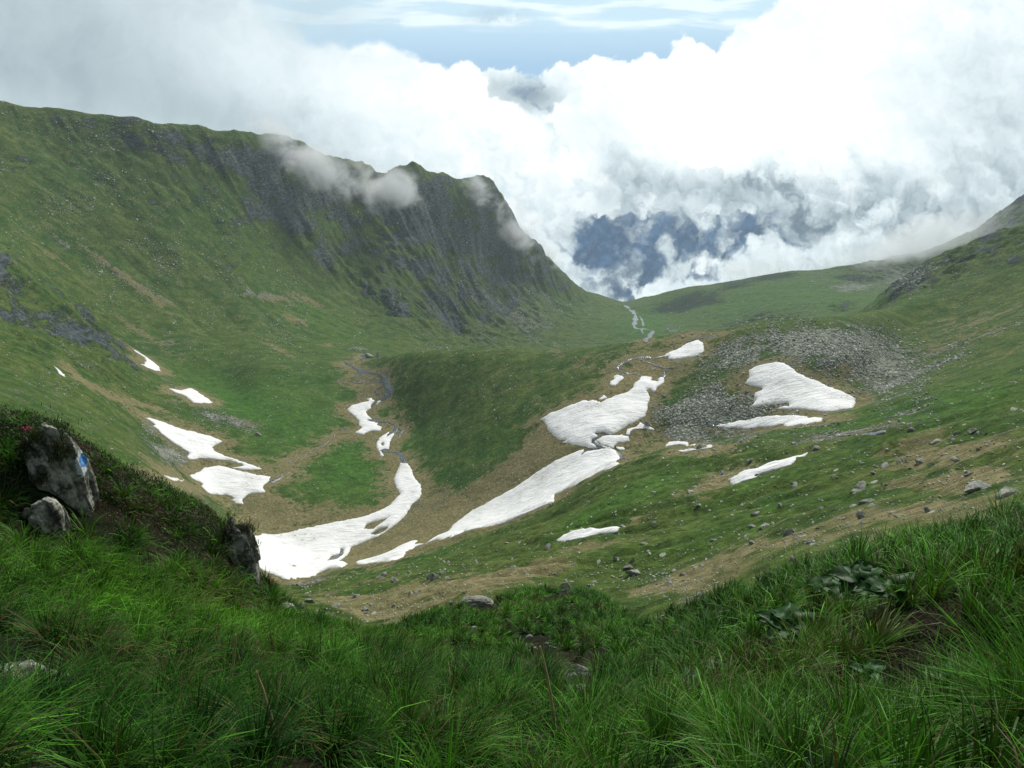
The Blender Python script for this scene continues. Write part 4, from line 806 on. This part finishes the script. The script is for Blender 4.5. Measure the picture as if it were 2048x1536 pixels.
def near_points(n, rlo, rhi, seed, power=1.0):
    """points over the near slope, even on the ground"""
    rg = np.random.RandomState(seed); n = int(n * 1.44); az = np.radians(rg.uniform(-62, 62, n)); r = (rlo ** (2 * power) + (rhi ** (2 * power) - rlo ** (2 * power)) * rg.rand(n)) ** (.5 / power)
    P = np.stack([r * np.sin(az), r * np.cos(az)], 1); z = gz(P[:, 0], P[:, 1]); P = np.c_[P, z]; return P[in_near(P)]
def tufts(P, nb, seed, L=(.20, .36), spread=.09, lean=.5, curve=1.3, w0=.0042, wind=(1.0, .3), bright=1.0, wk=.0008, nseg=4, tan=.05):
    rg = np.random.RandomState(seed); px, py = proj(P[:, 0], P[:, 1], P[:, 2]); r = np.hypot(P[:, 0], P[:, 1])
    keep = rg.rand(len(P)) > np.clip(fBAR(px, py) * 1.3, 0, 1); P, px, py, r = P[keep], px[keep], py[keep], r[keep]
    n = len(P); tl = rg.uniform(.75, 1.25, n); hue = fbm(P[:, 0], P[:, 1], 3.5, 3, 61) + .3 * rg.randn(n); dryt = fbm(P[:, 0], P[:, 1], 2.2, 3, 66)
    he = np.clip(fHEA(px, py), 0, 1); hi = np.repeat(np.arange(n), nb); m = len(hi)
    a = rg.rand(m) * 6.283; rad = np.abs(rg.randn(m)) * spread * tl[hi]
    root = P[hi] + np.stack([np.cos(a) * rad, np.sin(a) * rad, np.zeros(m)], 1); root[:, 2] = gz(root[:, 0], root[:, 1]) - .02
    lnx = (.7 * rg.randn(n, 2))[hi]; tb = (.35 + 1.25 * rg.rand(n) ** 1.3)[hi][:, None]
    out = np.stack([np.cos(a), np.sin(a)], 1) * (.5 + rad[:, None] / spread * .6) + .35 * lnx + np.array(wind) * .55 * (1 + .5 * pn(root[:, 0] / 1.7, root[:, 1] / 1.7, 71))[:, None] + rg.randn(m, 2) * .28
    yaw = np.arctan2(out[:, 1], out[:, 0]); ln = rg.uniform(*L, m) * tl[hi] * (1 - .35 * he[hi]); st = np.hypot(out[:, 0], out[:, 1])
    le = lean * .5 * rg.rand(m) + .10 * st; cu = curve * rg.uniform(.35, 1.15, m) * (.6 + .4 * st)
    hv = np.clip(.5 + hue[hi] * .55 + rg.randn(m) * .16, 0, 1)[:, None]
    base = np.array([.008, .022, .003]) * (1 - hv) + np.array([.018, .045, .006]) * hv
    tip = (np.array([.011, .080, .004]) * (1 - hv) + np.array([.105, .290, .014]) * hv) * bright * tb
    tip = tip * np.where(rg.rand(m) < .10, 2.0, 1.0)[:, None]  # grass highlights put into the tip colour of a few blades
    d = (rg.rand(m) < tan * (1 + 5 * sstep(.15, .55, dryt[hi])))[:, None]; tip = np.where(d, np.array([.17, .13, .055]) * (.6 + .6 * rg.rand(m))[:, None], tip); base = np.where(d, np.array([.07, .04, .018]), base)
    w = np.maximum(w0 * 1.35, r[hi] * wk * 1.3) * rg.uniform(.5, 1.35, m)
    return blades(root, ln, w, yaw, le, cu, base, tip, nseg)
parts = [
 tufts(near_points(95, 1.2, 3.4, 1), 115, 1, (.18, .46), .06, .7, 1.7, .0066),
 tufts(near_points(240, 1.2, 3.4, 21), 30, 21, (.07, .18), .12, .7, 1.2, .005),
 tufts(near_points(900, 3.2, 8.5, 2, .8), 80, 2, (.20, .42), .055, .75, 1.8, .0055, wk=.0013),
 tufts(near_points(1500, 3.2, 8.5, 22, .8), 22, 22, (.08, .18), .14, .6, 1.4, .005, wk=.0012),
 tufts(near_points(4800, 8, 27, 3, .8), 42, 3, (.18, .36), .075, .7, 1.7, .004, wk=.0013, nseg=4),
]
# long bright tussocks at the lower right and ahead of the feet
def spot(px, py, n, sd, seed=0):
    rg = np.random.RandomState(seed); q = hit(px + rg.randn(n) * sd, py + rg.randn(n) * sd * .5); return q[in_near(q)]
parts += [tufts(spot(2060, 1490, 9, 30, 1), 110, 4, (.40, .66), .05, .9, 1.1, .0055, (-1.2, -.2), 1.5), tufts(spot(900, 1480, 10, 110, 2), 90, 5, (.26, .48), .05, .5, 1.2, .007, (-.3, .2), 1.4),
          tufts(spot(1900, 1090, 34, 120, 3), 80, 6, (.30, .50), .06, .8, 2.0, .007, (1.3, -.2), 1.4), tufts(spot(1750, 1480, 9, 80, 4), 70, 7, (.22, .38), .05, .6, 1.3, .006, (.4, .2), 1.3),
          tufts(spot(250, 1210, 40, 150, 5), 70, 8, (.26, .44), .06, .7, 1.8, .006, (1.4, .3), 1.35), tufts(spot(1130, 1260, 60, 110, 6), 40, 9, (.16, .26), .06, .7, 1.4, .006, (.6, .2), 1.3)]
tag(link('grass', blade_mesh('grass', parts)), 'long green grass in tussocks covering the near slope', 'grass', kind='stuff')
# low heath of dwarf shrubs on the left mound
hp = near_points(120000, 5.5, 15, 9); px, py = proj(*hp.T); hp = hp[rgf.rand(len(hp)) < fHEA(px, py)]; m = len(hp); hgt = .05 + .22 * np.clip(.5 + fbm(hp[:, 0], hp[:, 1], .9, 3, 88), 0, 1) * rgf.rand(m) ** .5
hp = np.repeat(hp, 3, 0); hgt = np.repeat(hgt, 3) * rgf.uniform(.5, 1.1, m * 3); m *= 3
hp = hp + np.c_[rgf.randn(m, 2) * .03, hgt]; hc = rgf.rand(m, 1)
tag(link('heath', blade_mesh('heath', [blades(hp, rgf.uniform(.02, .045, m), np.full(m, .014), rgf.rand(m) * 6.28, rgf.rand(m) * 1.2, rgf.rand(m), np.array([.012, .022, .006]) * (1 + hc), np.array([.022, .050, .010]) * (1 - hc) + np.array([.085, .088, .022]) * hc, 3)])), 'low dark olive heath of dwarf shrubs on the left mound', 'heath', kind='stuff')
# bare soil clods
# rocks in the near ground
def near_rock(name, px, py, w, hpx, seed, lab, depth=.8, sub=5, mat=None, lift=.0, rough=.12, blocky=.6, rot=0.0, tilt=0.0, cat='rock', rmin=0, parent=None, crag=0, tilt_x=0.0):
    p = hit(px, py, rmin)[0]; r = math.hypot(p[0], p[1]); sl = math.hypot(r, p[2]); W = w / FOC * sl * .5; H = hpx / FOC * sl * .5
    if crag:
        # one weathered mass split by joints into blocks
        rq = np.random.RandomState(seed); V, F = ico(sub); V = V.copy(); V = np.sign(V) * np.abs(V) ** .72
        Q = V * np.array([1, 1, .8]) + .10 * np.stack([pn3(V + 3 * i, 2.1, seed + i) for i in range(3)], 1)
        S_ = rq.uniform(-1.15, 1.15, (crag * 6, 3)); D_ = np.sqrt(((Q[:, None, :] - S_[None]) ** 2 * np.array([1.3, 1.3, .7])).sum(2)); o_ = np.argsort(D_, 1)[:, :2]; c_ = np.arange(len(V))
        gap = D_[c_, o_[:, 1]] - D_[c_, o_[:, 0]]; hgt = rq.uniform(-.20, .16, len(S_))[o_[:, 0]]; tlt = rq.randn(len(S_), 3)[o_[:, 0]]
        k_ = 1 + hgt * sstep(0, .06, gap) - .10 * (1 - sstep(0, .07, gap)) + .16 * ((Q - S_[o_[:, 0]]) * tlt).sum(1) * sstep(0, .1, gap)
        V = V * k_[:, None] * (1 + .035 * pn3(V, 5, seed + 7) + .02 * pn3(V, 14, seed + 8))[:, None]; V[:, 0] += tilt_x * V[:, 2]; V *= .92
    else: V, F = rock_verts(seed, sub, 12, rough, 1.0, blocky)
    me = mesh_from(name, V * np.array([W, W * depth, H]), F, smooth=False); me.materials.append(mat or M_rockfg)
    me.polygons.foreach_set('use_smooth', np.zeros(len(F), bool))
    o = place(name, me, (p[0], p[1], p[2] + H * lift), 1, (tilt, 0, rot), None, lab, cat, None, parent); return o
oc = near_rock('rock_outcrop', 128, 980, 92, 205, 501, 'lichened craggy rock outcrop with a blue paint mark at the left edge', .7, 6, lift=.12, rough=.12, blocky=.45, crag=7, tilt_x=-.15)
near_rock('rock_outcrop', 100, 1050, 56, 84, 502, 'smaller pale lichened block at the foot of the left outcrop', .8, 6, lift=.15, crag=4)
cliff = near_rock('cliff_rock', 484, 1130, 62, 170, 503, 'steep blue grey rock face at the right end of the left mound', .9, 6, lift=.12, rough=.12, blocky=.4, crag=5, tilt_x=-.12)
near_rock('rock', 455, 1062, 40, 30, 504, 'mossy stone capping the top of the steep blue grey rock face', .8, 5, lift=.3)
near_rock('rock', 40, 1380, 150, 60, 505, 'broad rough stone half buried in grass at the lower left corner', .8, 6, lift=.3)
near_rock('flat_rock', 953, 1212, 62, 26, 506, 'flat pale slab lying in the grassy bowl ahead', .6, 5, M_slab, lift=.6)
near_rock('rock', 1130, 1182, 30, 28, 507, 'tilted pale stone on the brow of the grassy bowl', .5, 4, M_slab, lift=.6)
near_rock('rock', 948, 1262, 16, 14, 508, 'small white stone at the left in the grassy bowl', .8, 4, M_slab, lift=.6)
near_rock('rock', 1050, 1262, 15, 12, 509, 'small white stone above the pebble cluster in the grassy bowl', .8, 4, M_slab, lift=.6)
near_rock('rock', 1058, 1278, 14, 14, 510, 'white stone just above the pebbles in the grassy bowl', .8, 4, M_slab, lift=.5)
for i, (a, b, s) in enumerate([(1050,1293,9),(1057,1298,10),(1064,1294,10),(1071,1299,9),(1061,1303,8),(1093,1290,11),(1101,1296,9),(1108,1298,8),(1052,1300,7)]):
    o = near_rock('pebble', a, b, s, s * .9, 520 + i, 'small pale pebble of the cluster in the grassy bowl', .8, 3, M_slab, lift=.6); o['group'] = 'pebbles in the grassy bowl'
near_rock('rock', 1158, 1352, 44, 26, 531, 'grey blue stone on top of the small rock pile in the grass ahead', .7, 5, M_slab, lift=.9)
near_rock('rock', 1142, 1365, 22, 26, 532, 'narrow stone at the left side of the small rock pile', .7, 4, M_slab, lift=.8)
near_rock('rock', 1150, 1388, 50, 26, 533, 'brownish broken stone at the base of the small rock pile', .7, 5, M_slab, lift=.7)
near_rock('rock', 1095, 1345, 46, 24, 534, 'mossy yellowish stone left of the small rock pile', .7, 5, lift=.7)
near_rock('flat_rock', 1795, 1422, 70, 26, 535, 'pale flat stone below the bare earth patch at the lower right', .6, 5, M_slab, lift=.9)
near_rock('rock', 1850, 1420, 40, 20, 536, 'small grey stone right of the pale flat stone at the lower right', .6, 4, M_slab, lift=.9)
near_rock('rock', 2000, 1540, 90, 40, 537, 'grey stone cut by the lower right corner of the view', .6, 5, M_slab, lift=.5)
near_rock('rock', 575, 1225, 40, 30, 538, 'mossy stone in the grass below the steep rock face', .8, 5, lift=.4)
near_rock('rock', 1325, 1240, 20, 16, 539, 'small stone on the dark earth bank beside the gully', .8, 4, M_slab, lift=.5)
near_rock('rock', 1218, 1228, 20, 16, 540, 'small stone at the right rim of the grassy bowl', .8, 4, M_slab, lift=.5)
# turf and heath growing over the tops of the rocks
def overgrow(rock, n, seed, zmin, side=0.0):
    rg = np.random.RandomState(seed); V = np.array([v.co[:] for v in rock.data.vertices]); N = np.array([v.normal[:] for v in rock.data.vertices]); c = N[:, 2] + side * -N[:, 0] + .5 * pn3(V, 4.0, seed)
    ok = np.where((c > zmin) & (V[:, 2] > np.percentile(V[:, 2], 45)))[0]; return V[rg.choice(ok, n)] + np.array(rock.location)
_og = np.concatenate([overgrow(oc, 90, 1, .45, .5), overgrow(cliff, 60, 2, .35, .6)]); m = len(_og) * 55; ro = np.repeat(_og, 55, 0) + rgf.randn(m, 3) * np.array([.05, .05, .02]); hv = rgf.rand(m, 1)
_w = rgf.randn(m, 2) * .6 + np.array([1.0, .1]); og = blades(ro, rgf.uniform(.04, .15, m), np.full(m, .012), np.arctan2(_w[:, 1], _w[:, 0]), rgf.rand(m) * .8, rgf.uniform(.6, 2.0, m), np.tile([.008, .016, .004], (m, 1)), np.array([.014, .05, .008]) * (1 - hv) + np.array([.11, .12, .03]) * hv, 3)
tag(link('rock_turf', blade_mesh('rock_turf', [og])), 'ragged turf and heath hanging over the tops of the left rocks', 'turf', kind='stuff')
# blue and white trail mark painted on the outcrop
k = NT('trail_paint_blue'); k.surf(k.mix(k.ramp(k.noise(30, 4, .6, k.pos()), .45, .6), (.06, .22, .55), (.16, .34, .62)), .7, None); M_blue = k.m
k = NT('trail_paint_white'); k.surf(k.mix(k.ramp(k.noise(30, 4, .6, k.pos()), .45, .6), (.55, .60, .62), (.40, .43, .42)), .7, None); M_white = k.m
def paint_mark(rock, px0, py0, w, h, mat, name, seed):
    """a daub of paint following the rock's surface"""
    mw = np.array([v.co[:] for v in rock.data.vertices]); off = np.array(rock.location); W = mw + off
    x, y = proj(*W.T); d = np.hypot(*W.T[:2]); c = np.hypot((x - px0) / w, (y - py0) / h) + .25 * fbm(x, y, 14, 2, seed)
    fs = np.array([list(p.vertices) for p in rock.data.polygons]); nr = np.array([p.normal[:] for p in rock.data.polygons]); cen = W[fs].mean(1)
    ok = (c[fs].mean(1) < 1) & ((nr * cen).sum(1) < 0)
    F = fs[ok]; u = np.unique(F); mp = {a: i for i, a in enumerate(u)}
    if len(u) < 3: return
    vn = np.array([rock.data.vertices[int(i)].normal[:] for i in u]); V = mw[u] + vn * .006
    me = mesh_from(name, V, np.array([[mp[a] for a in f] for f in F]), smooth=False); me.materials.append(mat); o = link(name, me, rock); return o
wm = paint_mark(oc, 164, 925, 12, 28, M_white, 'paint_mark', 4); bm_ = paint_mark(oc, 165, 920, 8, 12, M_blue, 'paint_mark', 7)
if wm: wm['label'] = 'white ground of the trail mark'
if bm_: bm_['label'] = 'blue trail mark'; bm_.data.transform(Matrix.Scale(1.006, 4))
# broad leaved plants
def leaf_verts(L, Wd, fold, droop, rg, n=9, m=7):
    V = []; 
    for i in range(n):
        s = i / (n - 1); wv = Wd * (math.sin(math.pi * min(1, s * .93 + .07)) ** .6) * (1 + .10 * math.sin(i * 4.1) + .05 * rg.randn())
        for j in range(m):
            q = (j / (m - 1) * 2 - 1); x = s * L; yy = q * wv; zz = abs(q) * fold * wv - droop * L * s * s + .06 * L * math.sin(3 * q + 6 * s) + .04 * L * math.sin(9 * s) * q
            V.append((x, yy, zz))
    F = [(i * m + j, i * m + j + 1, (i + 1) * m + j + 1, (i + 1) * m + j) for i in range(n - 1) for j in range(m - 1)]
    return np.array(V), np.array(F)
def broad_plant(px, py, size, nl, seed, lab, cols=((.007, .040, .004), (.022, .095, .010)), rise=.5):
    p = hit(px, py)[0]; e = bpy.data.objects.new('broad_leaved_plant', None); SC.collection.objects.link(e); e.location = p; e.empty_display_size = .1
    tag(e, lab, 'plant', 'broad leaved plants in the near grass'); rg = np.random.RandomState(seed)
    for i in range(nl):
        V, F = leaf_verts(size * rg.uniform(.7, 1.15), size * rg.uniform(.32, .45), .35, rg.uniform(.25, .6), rg); a = i * 2.4 + rg.rand() * .6; up = rg.uniform(.3, .9)
        hgt = .08 + size * rise * rg.uniform(.4, 1.3); ca, sa, cu, su = math.cos(a), math.sin(a), math.cos(up), math.sin(up)
        x = V[:, 0] * cu - V[:, 2] * su; z = V[:, 0] * su + V[:, 2] * cu; r0 = size * .25
        W = np.stack([(x + r0) * ca - V[:, 1] * sa, (x + r0) * sa + V[:, 1] * ca, z + hgt], 1)
        # stalk
        st = np.array([[0, 0, 0], [0, .008, 0], [r0 * ca, r0 * sa, hgt], [r0 * ca, r0 * sa + .008, hgt]]); b = len(W)
        W = np.concatenate([W, st]); F = np.concatenate([F, [[b, b + 1, b + 3, b + 2]]]); mixv = rg.rand()
        c = np.array(cols[0]) * (1 - mixv) + np.array(cols[1]) * mixv; C = np.tile(c, (len(W), 1)) * (1 + .25 * rg.randn(len(W), 1) * .4)
        link('leaf', blade_mesh('leaf', [(W, F, C)], M_leaf), e)
    return e
broad_plant(1575, 1285, .20, 13, 1, 'dark rosette of broad crinkled leaves standing alone in the grass at the right')
broad_plant(1650, 1205, .19, 11, 2, 'left plant of the wide leafy clump under the right crest')
broad_plant(1715, 1200, .21, 12, 3, 'middle plant of the wide leafy clump under the right crest')
broad_plant(1775, 1215, .17, 10, 4, 'right plant of the wide leafy clump under the right crest')
broad_plant(1435, 1355, .08, 4, 5, 'tiny pale leaved plant in the grass left of the dark rosette', ((.04, .12, .05), (.09, .19, .10)))
broad_plant(1375, 1385, .10, 5, 6, 'small pale blue green leaved plant nearest the rock pile', ((.05, .13, .07), (.12, .22, .14)))
broad_plant(1895, 1395, .12, 5, 7, 'small green leafy plant right of the bare earth patch', ((.02, .08, .02), (.04, .12, .03)))
broad_plant(1730, 1375, .10, 4, 8, 'small green leafy plant left of the bare earth patch', ((.02, .08, .02), (.04, .12, .03)))
# dead straw-coloured stalks
M_straw = mat_blade('straw', .8)
def stalk(x0, y0, x1, y1, wpx_, lab):
    a = hit(x0, y0 + 20)[0]; r = math.hypot(a[0], a[1]); az, t = ray(x1, y1); az = float(az); rt = r * .97; b = np.array([rt * math.sin(az), rt * math.cos(az), rt * float(t)])
    n = 14; s = np.linspace(0, 1, n)[:, None]; P = a + (b - a) * s + np.array([.012, 0, 0]) * np.sin(s * 3.1) + np.c_[np.random.RandomState(int(x0)).randn(n, 2) * .0015, np.zeros(n)]
    rad = wpx_ / FOC * r * 1.25 * (1.15 - .7 * s); V = np.concatenate([P + rad * np.array([math.cos(q), math.sin(q), 0]) for q in np.arange(6) * math.pi / 3])
    F = [(j * n + i, ((j + 1) % 6) * n + i, ((j + 1) % 6) * n + i + 1, j * n + i + 1) for j in range(6) for i in range(n - 1)]
    C = np.tile([.48, .42, .25], (len(V), 1)) * (.7 + .5 * np.random.RandomState(int(x1)).rand(len(V), 1))
    tag(link('dry_stalk', blade_mesh('dry_stalk', [(V, np.array(F), C)], M_straw)), lab, 'dry stalk', 'dead straw coloured stalks in the near grass')
stalk(452, 1376, 472, 1268, 3.5, 'short dead stalk leaning right in the left grass')
stalk(556, 1482, 512, 1342, 4.5, 'long dead stalk leaning left below the short one')
stalk(1110, 1440, 1080, 1292, 4, 'curved dead stalk standing in front of the grassy bowl')
# small pink alpenrose by the outcrop
def flower_bush(px, py, lab):
    p = hit(px, py + 30)[0]; r = math.hypot(p[0], p[1]); e = bpy.data.objects.new('alpine_shrub', None); SC.collection.objects.link(e); e.location = p; tag(e, lab, 'shrub'); rg = np.random.RandomState(4); m = 900
    q = rg.randn(m, 3) * np.array([.16, .14, .08]) + np.array([0, 0, .12]); q[:, 2] = np.abs(q[:, 2]); c = rg.rand(m, 1)
    link('foliage', blade_mesh('foliage', [blades(q, rg.uniform(.03, .05, m), np.full(m, .014), rg.rand(m) * 6.28, rg.rand(m) * 1.3, rg.rand(m), np.array([.012, .022, .006]) * (1 + c), np.array([.03, .055, .012]) * (1 + .8 * c), 3)]), e)
    for i in range(9):
        V, F = ico(2); V = V * .015 * rg.uniform(.6, 1.2) + rg.randn(3) * np.array([.05, .03, .025]) + np.array([.05, -.14, .22]); C = np.tile([.42, .02, .10], (len(V), 1))
        me = mesh_from('flower', V, F); at = me.color_attributes.new('tint', 'FLOAT_COLOR', 'POINT'); at.data.foreach_set('color', np.tile([.5, .03, .13, 1], len(V)).astype(np.float32)); me.materials.append(M_leaf); link('flower', me, e)
flower_bush(70, 850, 'low shrub with a few crimson pink flowers on top of the left outcrop')
def mat_wisp(name, dens, sc):
    k = NT(name); tc = k.n('TexCoord').outputs['Object']; l = k.n('VectorMath', {0: tc}, operation='LENGTH').outputs[1]
    n = k.n('TexNoise', {'Vector': k.pos(), 'Scale': sc, 'Detail': 6.0, 'Roughness': .65, 'Distortion': .3}).outputs[0]
    f = k.math('ADD', k.math('MULTIPLY', k.math('SUBTRACT', 1.0, l), .85), k.math('MULTIPLY', k.math('SUBTRACT', n, .5), 3.6))
    f = k.ramp(f, .22, .95); f = k.math('MULTIPLY', f, k.ramp(l, 1.0, .45))
    v = k.n('VolumePrincipled', {'Color': (.97, .99, 1.0), 'Density': k.math('MULTIPLY', f, dens), 'Anisotropy': .3}); k.t.links.new(v.outputs[0], k.out.inputs[1]); return k.m
def wisp(px, py, dr, lx, lz, ly, rot, mat, lab, cat='mist', tilt=0.0, r=None):
    if r is None:
        p = hit(px, py, 200)[0]; r = math.hypot(p[0], p[1]) + dr
    az, t = ray(px, py); az = float(az); c = (r * math.sin(az), r * math.cos(az), r * float(t))
    V, F = ico(3); o = link('mist_wisp', mesh_from('mist_wisp', V, F)); o.data.materials.append(mat); o.location = c; o.scale = (lx, ly, lz)
    o.rotation_euler = Matrix.Rotation(math.radians(rot), 3, 'Y').to_euler(); tag(o, lab, cat, 'mist wisps clinging to the ridges'); o.visible_shadow = True; return o
W1 = mat_wisp('mist', .06, .030); W2 = mat_wisp('thick_mist', .013, .010)
WISPS = [(610,318,-25,110,26,40,30,W1,'long thin mist wisp sliding down below the crest of the left ridge'),
 (750,368,-25,80,32,36,14,W1,'pale mist wisp in the notch left of the highest crag'),
 (958,385,-15,62,24,30,25,W1,'small mist wisp in front of the last crags of the ridge'),
 (1028,455,-10,44,62,36,-25,W1,'mist veil drawn down along the steep right end of the ridge'),
 (1095,520,20,36,46,40,-30,W1,'mist wisp behind the lower end of the left ridge')]
for w in WISPS: wisp(*w)
wisp(1740,520,-30,230,44,110,-10,W2,'thick low mist covering the top of the far boulder slope', r=1230)
wisp(1850,470,-30,170,40,110,-14,W2,'thick mist hiding the shoulder above the right spur', r=1230)
wisp(1540,535,60,170,24,80,-4,W2,'low mist along the rim of the far green hill', r=1250)
HAZE=.00013
# ------------------------------------------------------------------ air between us and the far slopes
def box(name, lo, hi):
    V = [(x, y, z) for x in (lo[0], hi[0]) for y in (lo[1], hi[1]) for z in (lo[2], hi[2])]
    F = [(0,1,3,2),(4,6,7,5),(0,4,5,1),(2,3,7,6),(0,2,6,4),(1,5,7,3)]
    return mesh_from(name, V, F, smooth=False)
hz = link('haze', box('haze', (-1900, -1900, -1452), (1900, 1900, 190)))
hk = NT('thin_haze'); pv = hk.n('VolumePrincipled', {'Color': (.80, .92, 1.0), 'Density': HAZE, 'Anisotropy': .2}); hk.t.links.new(pv.outputs[0], hk.out.inputs[1]); hz.data.materials.append(hk.m)
tag(hz, kind='stuff')
